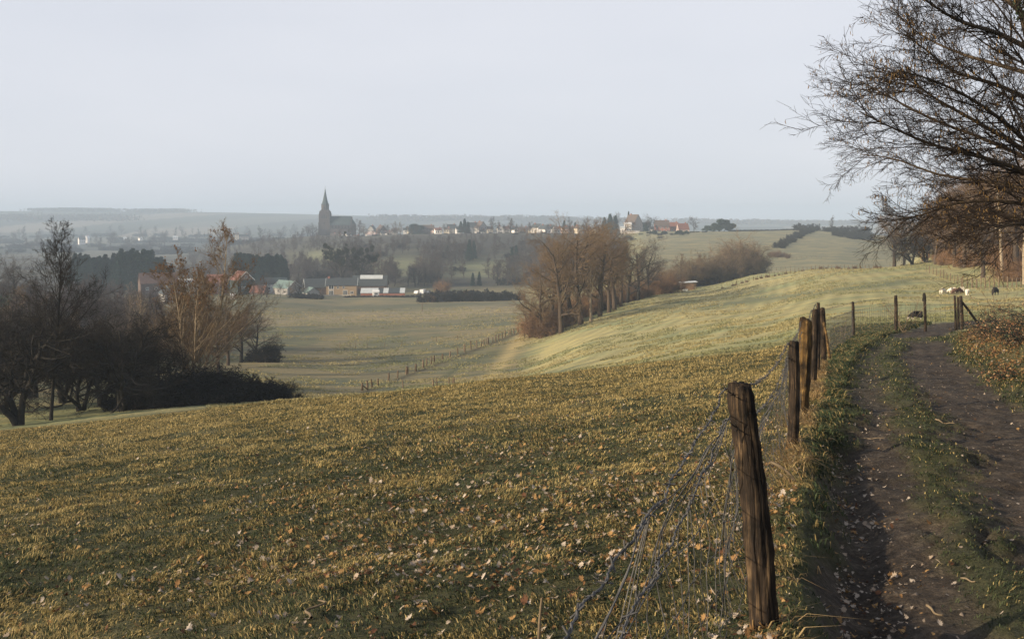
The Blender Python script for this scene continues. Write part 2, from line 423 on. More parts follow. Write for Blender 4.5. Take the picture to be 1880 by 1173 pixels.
# ---------------------------------------------------------------- plants
def nrm(a): return a / np.maximum(np.linalg.norm(a, axis=-1, keepdims=True), 1e-9)
def frames(Pt):
    Tn = np.gradient(Pt, axis=1); Tn = nrm(Tn)
    ref = np.where(np.abs(Tn[..., 2:3]) > .9, np.array([1., 0, 0]), np.array([0, 0, 1.]))
    A = nrm(np.cross(Tn, ref)); B = np.cross(Tn, A)
    return Tn, A, B
def tubes(Pt, R, S, rng, base=0):
    n, K = R.shape
    _, A, B = frames(Pt)
    ph = rng.rand(n, 1, 1) * 6.283
    if S == 2: ang = ph + np.array([0, math.pi])
    else: ang = ph + np.arange(S) * 2 * math.pi / S
    V = Pt[:, :, None, :] + R[..., None, None] * (np.cos(ang)[..., None] * A[:, :, None, :] + np.sin(ang)[..., None] * B[:, :, None, :])
    idx = base + np.arange(n * K * S).reshape(n, K, S)
    if S == 2: q = np.stack([idx[:, :-1, 0], idx[:, :-1, 1], idx[:, 1:, 1], idx[:, 1:, 0]], -1).reshape(-1, 4)
    else:
        nx = np.roll(idx, -1, 2)
        q = np.stack([idx[:, :-1], nx[:, :-1], nx[:, 1:], idx[:, 1:]], -1).reshape(-1, 4)
    return V.reshape(-1, 3), q
def tube_mesh(name, parts, rng):
    Vs, Q, n = [], [], 0
    for Pt, R, S in parts:
        v, q = tubes(Pt, R, S, rng, n); Vs.append(v); Q.append(q); n += len(v)
    return smooth(mk_mesh(name, np.concatenate(Vs), [np.concatenate(Q)]))
def cards(C, rng, sx, sy, droop=0., up=0.):
    """small kite-shaped leaves, one quad each, at centres C"""
    n = len(C)
    a = nrm(rng.randn(n, 3) + np.array([0, 0, -droop])); b = nrm(np.cross(a, rng.randn(n, 3) + np.array([0, 0, up])))
    sx = sx * (.6 + .8 * rng.rand(n, 1)); sy = sy * (.6 + .8 * rng.rand(n, 1))
    V = np.stack([C - a * sx, C + b * sy, C + a * sx, C - b * sy], 1)
    return V.reshape(-1, 3), np.arange(n * 4).reshape(n, 4)

def grow(rng, start, d, L, r0, r1, K, wob, trop=0.):
    """n polylines"""
    n = len(start); d = nrm(d); pts = [start]; L = np.broadcast_to(np.asarray(L, float), (n,))
    for k in range(K - 1):
        pts.append(pts[-1] + d * (L / (K - 1))[:, None])
        d = nrm(d + rng.randn(n, 3) * wob + np.array([0, 0, trop]))
    t = np.linspace(0, 1, K)
    r0 = np.broadcast_to(np.asarray(r0, float), (n,)); 
    R = r0[:, None] * (1 - t) + np.maximum(r0 * r1, .0008)[:, None] * t
    return np.stack(pts, 1), R
def spread(rng, par, n, t0, t1, ang, angv, lenf, radf, K, wob, trop, end=.3, taper=.5, minr=.0, flat=0.):
    Pt, R = par; Np, Kp = R.shape
    t = t0 + (t1 - t0) * (np.arange(n)[None, :] + rng.rand(Np, n)) / n
    f = t * (Kp - 1); i = np.minimum(f.astype(int), Kp - 2); g = (f - i)[..., None]
    row = np.arange(Np)[:, None]
    a, b = Pt[row, i], Pt[row, i + 1]
    S = a * (1 - g) + b * g; Tn = nrm(b - a)
    rp = R[row, i] * (1 - g[..., 0]) + R[row, i + 1] * g[..., 0]
    Lp = np.linalg.norm(np.diff(Pt, axis=1), axis=-1).sum(1)[:, None]
    rd = rng.randn(Np, n, 3); rd[..., 2] *= (1 - flat)
    pr = nrm(rd - (rd * Tn).sum(-1, keepdims=True) * Tn)
    an = np.radians(ang + angv * rng.randn(Np, n))[..., None]
    d = np.cos(an) * Tn + np.sin(an) * pr
    L = Lp * lenf * (1 - taper * (t - t0) / max(t1 - t0, 1e-6)) * (.65 + .7 * rng.rand(Np, n))
    r = np.maximum(rp * radf, minr)
    return grow(rng, S.reshape(-1, 3), d.reshape(-1, 3), L.reshape(-1), r.reshape(-1), end, K, wob, trop)
def A3(*p): return np.array(p, float)

def proto_oak(seed, H=16., spreadf=.5, n=(16, 9, 8, 6), tw=.0135, leaves=0, lsz=.08, t0=.16, up=.03, ang=58, trunk_r=.026, lean=.02):
    """broad bare tree: trunk with limbs + crown of branches and twigs"""
    rng = rs(seed)
    tr = grow(rng, A3([0, 0, -.3]), A3([0, 0, 1.]) + rng.randn(1, 3) * lean, H * .66, H * trunk_r, .30, 9, .085, .02)
    l1 = spread(rng, tr, n[0], t0 * 1.2, 1., ang, 12, spreadf * 1.30, .52, 8, .13, up + .015, .22, .30)
    l2 = spread(rng, l1, n[1], .2, 1., 46, 12, .48, .55, 5, .17, .04, .3, .5, tw)
    l3 = spread(rng, l2, n[2], .15, 1., 42, 14, .52, .6, 4, .18, .04, .5, .4, tw * .8)
    l4 = spread(rng, l3, n[3], .1, 1., 40, 14, .6, .7, 3, .2, .03, .5, .3, tw * .7)
    fz = H / np.percentile(l4[0][..., 2], 99.7)
    tr, l1, l2, l3, l4 = [(a * np.array([fz ** .9, fz ** .9, fz]), b * fz ** .3) for a, b in (tr, l1, l2, l3, l4)]
    trunk = tube_mesh('trunk', [(tr[0], tr[1], 8), (l1[0], l1[1], 5)], rng)
    crown = tube_mesh('crown', [(l2[0], l2[1], 3), (l3[0], l3[1], 2), (l4[0], l4[1], 2)], rng)
    lv = None
    if leaves:
        tips = l4[0].reshape(-1, 3); c = tips[rng.choice(len(tips), leaves)] + rng.randn(leaves, 3) * .06
        v, q = cards(c, rng, lsz, lsz * .55, .6); lv = mk_mesh('leaves', v, [q])
    return trunk, crown, lv
def proto_upright(seed, H=12., n=(20, 7, 6, 3), tw=.009, leaves=0, lsz=.09, lmin=0., trunk_r=.011, t0=.18, ang=34, spreadf=.42, stems=1, up=.07):
    """slender tree with rising branches"""
    rng = rs(seed)
    st = A3([0, 0, -.3]) + np.zeros((stems, 3)); dd = A3([0, 0, 1.]) + rng.randn(stems, 3) * (.03 if stems == 1 else .22) * np.array([1, 1, 0])
    tr = grow(rng, st, dd, H * 1.02 * (np.ones(stems) if stems == 1 else .7 + .3 * rng.rand(stems)), H * trunk_r, .12, 10, .035, .03)
    l1 = spread(rng, tr, n[0], t0, .99, ang, 7, spreadf, .45, 6, .07, up, .25, .72)
    l2 = spread(rng, l1, n[1], .2, 1., 36, 9, .42, .55, 5, .1, .07, .35, .5, tw)
    l3 = spread(rng, l2, n[2], .15, 1., 36, 10, .5, .6, 4, .12, .06, .5, .4, tw * .7)
    cr = [(l2[0], l2[1], 3), (l3[0], l3[1], 2)]; tip = l3
    if n[3]:
        l4 = spread(rng, l3, n[3], .1, 1., 36, 12, .6, .7, 3, .15, .04, .5, .3, tw * .6); cr.append((l4[0], l4[1], 2)); tip = l4
    trunk = tube_mesh('trunk', [(tr[0], tr[1], 7), (l1[0], l1[1], 4)], rng)
    crown = tube_mesh('crown', cr, rng); lv = None
    if leaves:
        tips = tip[0][:, -2:].reshape(-1, 3); tips = tips[tips[:, 2] > lmin * H]
        # leaves hang in bunches
        cen = tips[rng.choice(len(tips), leaves // 5)]
        c = np.repeat(cen, 5, 0) + rng.randn(leaves // 5 * 5, 3) * .10
        v, q = cards(c, rng, lsz, lsz * .5, .9); lv = mk_mesh('leaves', v, [q])
    return trunk, crown, lv
def proto_thorn(seed, H=6., stems=3, n=(9, 7, 6, 5), tw=.011, spreadf=.62, t0=.25):
    """hawthorn: several crooked stems, dense wide crown"""
    rng = rs(seed)
    d = A3([0, 0, 1.]) + rng.randn(stems, 3) * .34 * np.array([1, 1, 0])
    tr = grow(rng, A3([0, 0, -.2]) + rng.randn(stems, 3) * np.array([.16, .16, 0]), d, H * .72, H * .026, .35, 8, .16, .05)
    l1 = spread(rng, tr, n[0], t0, 1., 58, 14, spreadf, .6, 7, .22, .03, .3, .35)
    l2 = spread(rng, l1, n[1], .15, 1., 52, 14, .5, .55, 5, .24, .02, .35, .4, tw)
    l3 = spread(rng, l2, n[2], .1, 1., 50, 15, .5, .6, 4, .25, .0, .5, .3, tw * .8)
    l4 = spread(rng, l3, n[3], .1, 1., 50, 15, .55, .7, 3, .2, .0, .5, .2, tw * .7)
    trunk = tube_mesh('trunk', [(tr[0], tr[1], 7), (l1[0], l1[1], 4)], rng)
    crown = tube_mesh('crown', [(l2[0], l2[1], 3), (l3[0], l3[1], 2), (l4[0], l4[1], 2)], rng)
    return trunk, crown, None
def proto_bush(seed, H=2.5, W=2.5, stems=26, n=(9, 8, 5), tw=.012, leaves=0, lsz=.09):
    """dome of canes from the ground"""
    rng = rs(seed)
    az = rng.rand(stems) * 6.283; rad = np.sqrt(rng.rand(stems)) * W * .55
    st = np.stack([np.cos(az) * rad, np.sin(az) * rad, np.full(stems, -.15)], 1)
    d = np.stack([np.cos(az) * rad / W * 1.1, np.sin(az) * rad / W * 1.1, np.full(stems, 1.)], 1) + rng.randn(stems, 3) * .2
    L = H * (1.0 - .45 * (rad / (W * .55)) ** 2) * (.8 + .35 * rng.rand(stems))
    tr = grow(rng, st, d, L, H * .012, .4, 6, .12, -.02)
    l1 = spread(rng, tr, n[0], .08, 1., 48, 14, .5, .6, 5, .2, -.02, .4, .35, tw)
    l2 = spread(rng, l1, n[1], .1, 1., 46, 15, .5, .7, 4, .22, -.02, .5, .3, tw * .8)
    l3 = spread(rng, l2, n[2], .1, 1., 46, 15, .6, .8, 3, .2, 0, .6, .2, tw * .7)
    trunk = tube_mesh('stems', [(tr[0], tr[1], 4)], rng)
    crown = tube_mesh('foliage', [(l1[0], l1[1], 2), (l2[0], l2[1], 2), (l3[0], l3[1], 2)], rng)
    lv = None
    if leaves:
        tips = np.concatenate([l3[0].reshape(-1, 3), l2[0].reshape(-1, 3)]); c = tips[rng.choice(len(tips), leaves)] + rng.randn(leaves, 3) * .05
        v, q = cards(c, rng, lsz, lsz * .6, .2); lv = mk_mesh('leaves', v, [q])
    return trunk, crown, lv
def proto_conifer(seed, H=16., W=3.2, whorls=26, per=9, round_=False):
    rng = rs(seed)
    tr = grow(rng, A3([0, 0, -.3]), A3([0, 0, 1.]), H, H * .014, .1, 8, .012, .02)
    S, D, L = [], [], []
    for i in range(whorls):
        t = .10 + .88 * i / whorls
        w = (W * (1 - t) ** .8 + .25) if not round_ else W * math.sqrt(max(.05, 1 - (1.9 * t - .95) ** 2))
        for k in range(per):
            a = rng.rand() * 6.283; S.append((0, 0, t * H + rng.randn() * .15)); D.append((math.cos(a), math.sin(a), -.10 + .35 * t)); L.append(w * (.7 + .5 * rng.rand()))
    br = grow(rng, np.array(S), np.array(D), np.array(L), .05, .4, 5, .06, -.06 if not round_ else .03)
    tw = spread(rng, br, 10, .12, 1., 55, 12, .34, .7, 3, .1, -.08, .5, .4, .02, .5)
    trunk = tube_mesh('trunk', [(tr[0], tr[1], 7), (br[0], br[1], 3)], rng)
    c = tw[0].reshape(-1, 3); v, q = cards(c, rng, .34, .15, .7)
    return trunk, mk_mesh('crown', v, [q]), None
def proto_evergreen(seed, H=8., W=7., lumps=26, per=330, sz=.42):
    """rounded evergreen: short trunk, leaf clumps through the whole crown"""
    rng = rs(seed)
    tr = grow(rng, A3([0, 0, -.2]) + rng.randn(4, 3) * np.array([.3, .3, 0]), A3([0, 0, 1.]) + rng.randn(4, 3) * .5 * np.array([1, 1, 0]), H * .7, .16, .4, 6, .1, .02)
    C = []
    for i in range(lumps):
        a = rng.rand() * 6.283; q = rng.rand() ** .5; zc = H * (.25 + .6 * rng.rand()); k = math.sqrt(max(.1, 1 - ((zc / H - .35) / .66) ** 2))
        cen = np.array([math.cos(a) * q * W * .42 * k, math.sin(a) * q * W * .42 * k, zc]); r = W * (.10 + .08 * rng.rand())
        u = nrm(rng.randn(per, 3)) * (rng.rand(per, 1) ** .4); C.append(cen + u * r * np.array([1, 1, .8]))
    v, q = cards(np.concatenate(C), rng, sz * .6, sz * .34, 0)
    return tube_mesh('trunk', [(tr[0], tr[1], 5)], rng), mk_mesh('crown', v, [q]), None
def proto_far(seed, H=10., kind=0):
    """small tree for the far slopes: trunk, limbs and a loose crown of twigs"""
    rng = rs(seed)
    tr = grow(rng, A3([0, 0, -.3]), A3([0, 0, 1.]) + rng.randn(1, 3) * .05, H * .8, H * .02, .25, 5, .05, .02)
    l1 = spread(rng, tr, 15, .15, 1., 50 if kind == 0 else 32, 10, .48 if kind == 0 else .36, .6, 5, .12, .05, .3, .45)
    l2 = spread(rng, l1, 9, .12, 1., 48, 12, .5, .6, 4, .16, .04, .5, .4, .04)
    l3 = spread(rng, l2, 9, .1, 1., 44, 14, .55, .7, 3, .2, .03, .6, .3, .026)
    trunk = tube_mesh('trunk', [(tr[0], tr[1], 5), (l1[0], l1[1], 3)], rng)
    crown = tube_mesh('crown', [(l2[0], l2[1], 2), (l3[0], l3[1], 2)], rng)
    return trunk, crown, None

class Plant:
    """one prototype; the first placing uses it, the others are object copies sharing its meshes"""
    def __init__(s, name, meshes, mats, names=('trunk', 'crown', 'leaves')):
        s.name = name; s.me = meshes; s.mats = mats; s.names = names; s.root = None
    def put(s, px, d, h=1.0, rz=None, label=None, cat='tree', group=None, sink=0., w=None):
        x, y, z = P(px, d)
        return s.at((x, y, z - sink), h, rz, label, cat, group, w)
    def at(s, loc, h=1.0, rz=None, label=None, cat='tree', group=None, w=None, name=None):
        rz = RZ.rand() * 6.283 if rz is None else rz
        sc = (h * (w or 1), h * (w or 1), h)
        if s.root is None:
            s.root = empty(s.name, loc, rz, sc); s.kids = []
            for me, mt, nm in zip(s.me, s.mats, s.names):
                if me is None: continue
                s.kids.append((obj(nm, me, mt, s.root), []))
            o = s.root
        else:
            for k in ('group', 'label'):
                if k in s.root: pass
            o = copy_tree(s.root, s.kids, loc, rz, sc)
            for k in ('group', 'label', 'category'):
                if k in o: del o[k]
        return tag(o, label, cat, group)
RZ = rs(77)
def forest(name, label, items, keys, tone, kind='woodland'):
    """a wood that reads as one mass: many trees merged in one mesh; items: (px, d, scale)"""
    arr = []
    for k in keys:
        Vs, Fs, n = [], [], 0
        for me in PL[k].me[:2]:
            co = np.empty(len(me.vertices) * 3, np.float32); me.vertices.foreach_get('co', co); f = np.empty(len(me.loops), np.int32); me.loops.foreach_get('vertex_index', f)
            Vs.append(co.reshape(-1, 3)); Fs.append(f.reshape(-1, 4) + n); n += len(me.vertices)
        arr.append((np.concatenate(Vs), np.concatenate(Fs)))
    VV, FF, n = [], [], 0
    for px, d, h in items:
        v, f = arr[RZ.randint(len(arr))]; a = RZ.rand() * 6.283; c, s = math.cos(a), math.sin(a); p = P(px, d)
        VV.append(np.stack([(v[:, 0] * c - v[:, 1] * s) * h, (v[:, 0] * s + v[:, 1] * c) * h, v[:, 2] * h], 1) + np.array(p)); FF.append(f + n); n += len(v)
    return tag(obj(name, mk_mesh(name, np.concatenate(VV), [np.concatenate(FF)]), M[tone]), label, kind, kind='stuff')
# ---------------------------------------------------------------- the ground: one sheet
def build_ground():
    ys = np.concatenate([np.arange(-30, 1.5, 1.5), np.arange(1.5, 14, .09), np.arange(14, 34, .16), np.exp(np.linspace(math.log(34), math.log(1200), 330)), np.exp(np.linspace(math.log(1215), math.log(4290), 60))])
    us = np.concatenate([np.linspace(-1.25, -.62, 40), np.linspace(-.615, -.03, 170), np.linspace(-.028, .34, 270), np.linspace(.345, .62, 80), np.linspace(.63, 1.25, 36)])
    # denser fan: columns follow x = u (y + 40)
    X = us[None, :] * (ys[:, None] + 40); Y = np.repeat(ys[:, None], len(us), 1)
    x = X.ravel(); y = Y.ravel(); z = Z(x, y)
    r, mud = lane_bits(x, y)
    px = HX + F * x / np.maximum(y, 3)
    pyy = HY - z / np.maximum(y, 3) * F
    n1 = fbm(x * .03, y * .03, 41, 4); n2 = fbm(x * .11, y * .14, 43, 4); n3 = fbm(x * .6, y * .6, 45, 3)
    def c(*v): return np.array(v)[None, :]
    L = lambda a, b, t: a * (1 - t[:, None]) + b * t[:, None]
    # mid pasture on the right, pale winter grass
    col = L(c(.35, .312, .152), c(.25, .265, .135), sst(.4, .62, n1 * .5 + n2 * .5))
    # valley pasture on the left
    v = sst(1000, 930, px + (n1 - .5) * 60) * sst(60, 90, y)
    val = L(c(.215, .185, .105), c(.135, .140, .085), sst(.42, .6, n1 * .4 + n2 * .6))
    val = L(val, c(.115, .120, .078) + 0 * val, sst(300, 345, y) * (1 - sst(352, 362, y)) * .7)
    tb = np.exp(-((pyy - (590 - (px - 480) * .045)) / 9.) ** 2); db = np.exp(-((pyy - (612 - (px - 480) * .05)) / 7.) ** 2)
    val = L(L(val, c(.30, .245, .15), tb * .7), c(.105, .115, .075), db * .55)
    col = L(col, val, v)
    # grassy hollow with a worn cart track beside the valley fence
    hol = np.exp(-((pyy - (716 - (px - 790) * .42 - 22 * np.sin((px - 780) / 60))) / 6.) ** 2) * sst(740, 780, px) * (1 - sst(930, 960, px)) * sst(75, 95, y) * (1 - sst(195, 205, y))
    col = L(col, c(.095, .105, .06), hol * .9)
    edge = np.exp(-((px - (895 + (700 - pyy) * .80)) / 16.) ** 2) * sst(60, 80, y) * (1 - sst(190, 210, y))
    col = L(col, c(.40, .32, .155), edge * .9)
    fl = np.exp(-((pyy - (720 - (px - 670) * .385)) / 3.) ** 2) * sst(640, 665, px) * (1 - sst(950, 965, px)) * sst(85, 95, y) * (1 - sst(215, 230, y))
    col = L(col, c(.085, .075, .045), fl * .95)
    # mowing lines of the right pasture
    row = np.sin((x * .92 - y * .39 + 3.0 * n1 + .006 * (y - 60) * x * .25) * 2 * math.pi / 2.7)
    col = col * (1 + .13 * row * sst(1000, 1080, px) * sst(60, 80, y) * (1 - sst(240, 280, y)) * (.4 + n2))[:, None]
    # banks of dry grass and a darker green streak across the pasture
    band = np.exp(-((pyy - 567 + (px - 1260) * .39) / 9.) ** 2) * sst(1240, 1280, px) * (1 - sst(1400, 1440, px)) * sst(100, 130, y) * (1 - sst(245, 270, y))
    col = L(col, c(.44, .36, .17), band * .55)
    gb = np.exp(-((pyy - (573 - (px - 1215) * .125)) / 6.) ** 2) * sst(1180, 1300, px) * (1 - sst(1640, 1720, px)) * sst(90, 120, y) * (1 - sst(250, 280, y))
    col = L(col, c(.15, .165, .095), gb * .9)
    # far hill on the right, cooler
    fh = sst(330, 400, y) * sst(1140, 1200, px)
    col = L(col, L(c(.19, .185, .115), c(.25, .225, .13), sst(.4, .6, n2)), fh)
    # village slope
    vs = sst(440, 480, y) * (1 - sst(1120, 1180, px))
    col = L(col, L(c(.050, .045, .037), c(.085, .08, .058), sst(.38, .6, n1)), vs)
    cl = np.maximum(np.exp(-((px - 735) / 50) ** 2 - ((pyy - 488) / 16) ** 2), np.maximum(np.exp(-((px - 598) / 50) ** 2 - ((pyy - 472) / 12) ** 2), np.exp(-((px - 895) / 65) ** 2 - ((pyy - 490) / 12) ** 2)))
    cl = np.maximum(cl, np.exp(-((px - 885) / 60) ** 2 - ((pyy - 504) / 5) ** 2))
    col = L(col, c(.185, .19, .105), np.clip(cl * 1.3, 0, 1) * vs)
    # bank under the wood, dead bracken and leaves
    wb = sst(1700, 1745, px + (n3 - .5) * 50) * sst(126, 136, y + (1880 - px) * -.45)
    col = L(col, L(c(.17, .085, .045), c(.30, .175, .085), sst(.35, .65, n3)), wb * (1 - sst(1200, 1800, y)))
    # distant country: patchwork of fields
    fd = sst(900, 1100, y)
    fx = np.floor(x / 190 + .35 * np.sin(y / 300)); fy = np.floor(y / (170 + y * .05) + .3 * np.sin(x / 260)); q = _hash(fx, fy, 7)[:, None]
    pat = np.where(q < .4, c(.055, .062, .055), np.where(q < .65, c(.13, .13, .105), np.where(q < .8, c(.21, .185, .15), c(.08, .088, .07))))
    col = L(col, pat, fd)
    # near meadow flag, dryness
    near = (1 - sst(36, 62, y)) * (1 - sst(1500, 1620, px + y) * sst(30, 45, y))
    near = np.maximum(near, (1 - sst(56, 75, y)) * sst(1600, 1700, px) * .0 + near)
    dry = np.clip(.10 + (fbm(x * .35, y * .5, 51, 4) - .42) * .8 + .45 * sst(6, 26, y), 0, 1)
    s = x - xfence(y); verge = sst(.2, .9, s) * (1 - sst(45, 55, y))
    dry = dry * (1 - verge * .75)
    lb = sst(1.7, 2.6, r) * (1 - sst(38, 50, y)) * (y > -5)
    mudm = np.where(y > 62, 0, mud) * (s > .2)
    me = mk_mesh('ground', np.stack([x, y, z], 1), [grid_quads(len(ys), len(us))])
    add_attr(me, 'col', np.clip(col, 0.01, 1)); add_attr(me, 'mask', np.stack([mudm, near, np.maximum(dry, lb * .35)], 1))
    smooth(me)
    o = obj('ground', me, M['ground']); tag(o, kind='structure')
    return z.min()
def grid_quads(nr, nc):
    i = np.arange(nr * nc).reshape(nr, nc)
    return np.stack([i[:-1, :-1], i[:-1, 1:], i[1:, 1:], i[1:, :-1]], -1).reshape(-1, 4)
ZMIN = build_ground()

# ---------------------------------------------------------------- grass
def blades(name, x, y, h, w, col, lean, rng, mat, label, cat, bend=.5):
    n = len(x); z = Z(x, y) - .008
    az = rng.rand(n) * 6.283; sd = np.stack([np.cos(az), np.sin(az), np.zeros(n)], 1)
    la = 9 * fbm(x * .7, y * .7, 95, 2) + rng.randn(n) * 1.0; ld = np.stack([np.cos(la), np.sin(la), np.zeros(n)], 1) * (lean * (.3 + rng.rand(n)))[:, None]
    b = np.stack([x, y, z], 1); up = np.array([0, 0, 1.])
    m = b + (ld * .35 + up * .62) * h[:, None]; t = b + (ld * (1 + bend) + up * (1 - .25 * lean[:, None] if hasattr(lean, 'shape') and lean.ndim else up)) * h[:, None]
    V = np.stack([b - sd * w[:, None], b + sd * w[:, None], m + sd * w[:, None] * .8, m - sd * w[:, None] * .8, t], 1).reshape(-1, 3)
    i = np.arange(n)[:, None] * 5
    me = mk_mesh(name, V, [i + np.array([0, 1, 2, 3]), i + np.array([3, 2, 4])])
    add_attr(me, 'col', np.repeat(col, 5, 0))
    o = obj(name, me, mat); return tag(o, label, cat, kind='stuff')
def build_grass():
    rng = rs(5); n = 1050000
    d = (math.sqrt(2.2) + rng.rand(n) * (math.sqrt(38) - math.sqrt(2.2))) ** 2
    u = -.62 + 1.24 * rng.rand(n)
    x = u * (d + 3.2) + (rng.rand(n) - .5) * 1.2; y = d
    r, mud = lane_bits(x, y); s = x - xfence(y)
    clump = fbm(x * 4.2, y * 4.2, 61, 3); big = .5 * fbm(x * .35, y * .5, 51, 4) + .5 * fbm(x * .9, y * 1.6, 52, 3)
    onlane = s > .25
    keep = (rng.rand(n) > mud * 1.12) & (rng.rand(n) < .42 + 1.2 * sst(.34, .62, clump)) & ~((s > .15) & (s < .95) & (y < 7.5) & (rng.rand(n) < .7)) & ~((r > 2.2) & (rng.rand(n) < .75)) & ~((np.abs(r - .12) < .5) & (rng.rand(n) < .35))
    x, y, d, s, r, clump, big, onlane = (a[keep] for a in (x, y, d, s, r, clump, big, onlane)); n = len(x)
    dryp = np.clip(.20 + 1.5 * (big - .46) + .44 * sst(5, 24, y) + 1.3 * (clump - .50), .05, .88)
    dryp = np.where(onlane, .05 + .10 * (clump > .55) + .10 * (r > 1.6), dryp)
    isd = rng.rand(n) < dryp
    q = rng.rand(n, 1)
    g = np.array([.016, .026, .016]) * (1 - q) + np.array([.088, .105, .048]) * q
    st = np.array([.15, .125, .052]) * (1 - q) + np.array([.56, .43, .185]) * q
    col = np.where(isd[:, None], st, g)
    h = (.014 + .022 * rng.rand(n) + .06 * np.clip(clump - .5, 0, 1)) * (1 + d / 28)
    h = np.where(onlane, h * np.where(np.abs(r - .12) < .6, .75, 1.2), h)
    w = (.0014 + .0009 * rng.rand(n)) * (1 + d / 7.)
    lean = .35 + 1.0 * rng.rand(n)
    blades('grass', x, y, h, w, col, lean, rng, M['grass'], 'short tufted winter grass, green and straw coloured, over the near meadow', 'grass', .15)
    # long straw along the fence foot and on the ledge
    n = 5200; t = rng.rand(n) ** .8; yy = 3.2 + t * 20; xx = xfence(yy) + rng.randn(n) * (.075 + .04 * rng.rand(n)) + .03
    k = fbm(xx * 2.2, yy * 1.3, 71, 2) > .42; xx, yy = xx[k], yy[k]; n = len(xx); q = rng.rand(n, 1)
    col = np.array([.20, .12, .05]) * (1 - q) + np.array([.52, .38, .19]) * q
    blades('straw', xx, yy, (.04 + .12 * rng.rand(n) ** 1.6) * (.55 + .45 * sst(4, 8, yy)), (.0022 + .001 * rng.rand(n)) * (1 + yy / 12), col, 1.0 + 1.3 * rng.rand(n), rng, M['straw'], 'long dead straw hanging over the earth ledge below the fence', 'dry grass', .9)
    # rough grass of the verge where the far fence runs across, and by the wood
    n = 90000; yy = 6 + rng.rand(n) ** .8 * 42; xx = xlane(yy) - .9 - np.abs(rng.randn(n)) * (.45 + .085 * yy)
    r2, m2 = lane_bits(xx, yy); k = (m2 < .22) & (xx > xfence(yy) + .22) & ((r2 > -2.2 - .12 * yy) | (yy > 24)); xx, yy = xx[k], yy[k]; n = len(xx); q = rng.rand(n, 1)
    isd = rng.rand(n, 1) < .25
    col = np.where(isd, np.array([.30, .23, .10]), np.array([.028, .045, .024]) * (1 - q) + np.array([.085, .11, .05]) * q)
    blades('verge_grass', xx, yy, (.035 + .055 * rng.rand(n)) * (1 + yy / 30), (.0022 + .0016 * rng.rand(n)) * (1 + yy / 8), col, .6 + .9 * rng.rand(n), rng, M['grass'], 'thick dark green grass on the verge beside the bend of the track', 'grass')
build_grass()
def tussocks():
    """coarse tufts that give the pastures beyond the brow their grain"""
    rng = rs(15); n = 330000; d = 34 * (330 / 34.) ** (rng.rand(n) ** 1.15); px = 380 + 1500 * rng.rand(n); x = (px - HX) / F * d; y = d
    k = (fbm(x * .5, y * .35, 63, 3) > .47) & (fbm(x * .1, y * .09, 64, 3) > .40); r = x - xlane(y); k &= ~((r > -5) & (y < 55)); x, y = x[k], y[k]; n = len(x); q = rng.rand(n, 1)
    tone = sst(.40, .60, fbm(x * .07, y * .1, 65, 3))[:, None]
    a = np.array([.27, .235, .11]) * (1 - q) + np.array([.44, .37, .18]) * q; b = np.array([.20, .21, .105]) * (1 - q) + np.array([.30, .285, .14]) * q
    col = a * tone + b * (1 - tone)
    blades('pasture_grass', x, y, (.05 + .07 * rng.rand(n)) * (1 + y / 130), (.010 + .010 * rng.rand(n)) * (1 + y / 60), col, .5 + .9 * rng.rand(n), rng, M['grass'], 'uneven grazed tufts over the pale pastures beyond the brow', 'grass')
tussocks()

# ---------------------------------------------------------------- fallen leaves
LEAF = np.array([(0, -.62), (.10, -.36), (.27, -.42), (.20, -.20), (.46, -.16), (.30, .04), (.48, .24), (.22, .27), (.26, .50), (.06, .46), (0, .62),
                 (-.08, .46), (-.28, .48), (-.22, .26), (-.47, .20), (-.30, .02), (-.45, -.18), (-.2, -.2), (-.26, -.42), (-.09, -.36)])
def leaves_mesh(name, x, y, size, rng, col, lift=.012):
    n = len(x); z = Z(x, y) + lift; K = len(LEAF)
    az = rng.rand(n) * 6.283; ca, sa = np.cos(az)[:, None], np.sin(az)[:, None]
    lx = LEAF[None, :, 0] * (.75 + .5 * rng.rand(n, 1)); ly = np.repeat(LEAF[None, :, 1], n, 0)
    cu = (rng.rand(n, 1) - .3) * 2.6; cv = (rng.rand(n, 1) - .35) * 2.0
    lz = cu * lx ** 2 + cv * ly ** 2 + (rng.rand(n, K) - .5) * .07
    tx = rng.randn(n, 1) * .38; ty = rng.randn(n, 1) * .38
    X = (ca * lx - sa * ly); Y = (sa * lx + ca * ly); W = lz + tx * X + ty * Y
    W = W - W.min(1, keepdims=True) * .8
    V = np.stack([x[:, None] + X * size[:, None], y[:, None] + Y * size[:, None], z[:, None] + W * size[:, None]], -1)
    cen = V.mean(1, keepdims=True) - np.array([0, 0, 1]) * (size[:, None, None] * .06)
    V = np.concatenate([V, cen], 1); b = np.arange(n)[:, None, None] * (K + 1)
    k = np.arange(K); tri = np.stack([k, (k + 1) % K, np.full(K, K)], 1)[None] + b
    me = mk_mesh(name, V.reshape(-1, 3), [tri.reshape(-1, 3)]); add_attr(me, 'col', np.repeat(col, K + 1, 0)); return me
def leafcol(n, rng, pale):
    q = rng.rand(n, 1); w = rng.rand(n, 1)
    a = np.array([.28, .145, .060]) * (1 - w) + np.array([.52, .32, .13]) * w
    b = np.array([.44, .34, .25]) * (1 - w) + np.array([.60, .51, .42]) * w
    dk = np.array([.115, .055, .030])
    c = np.where(q < pale, b, a); return np.where(rng.rand(n, 1) < .16, dk * (.7 + .8 * w), c)
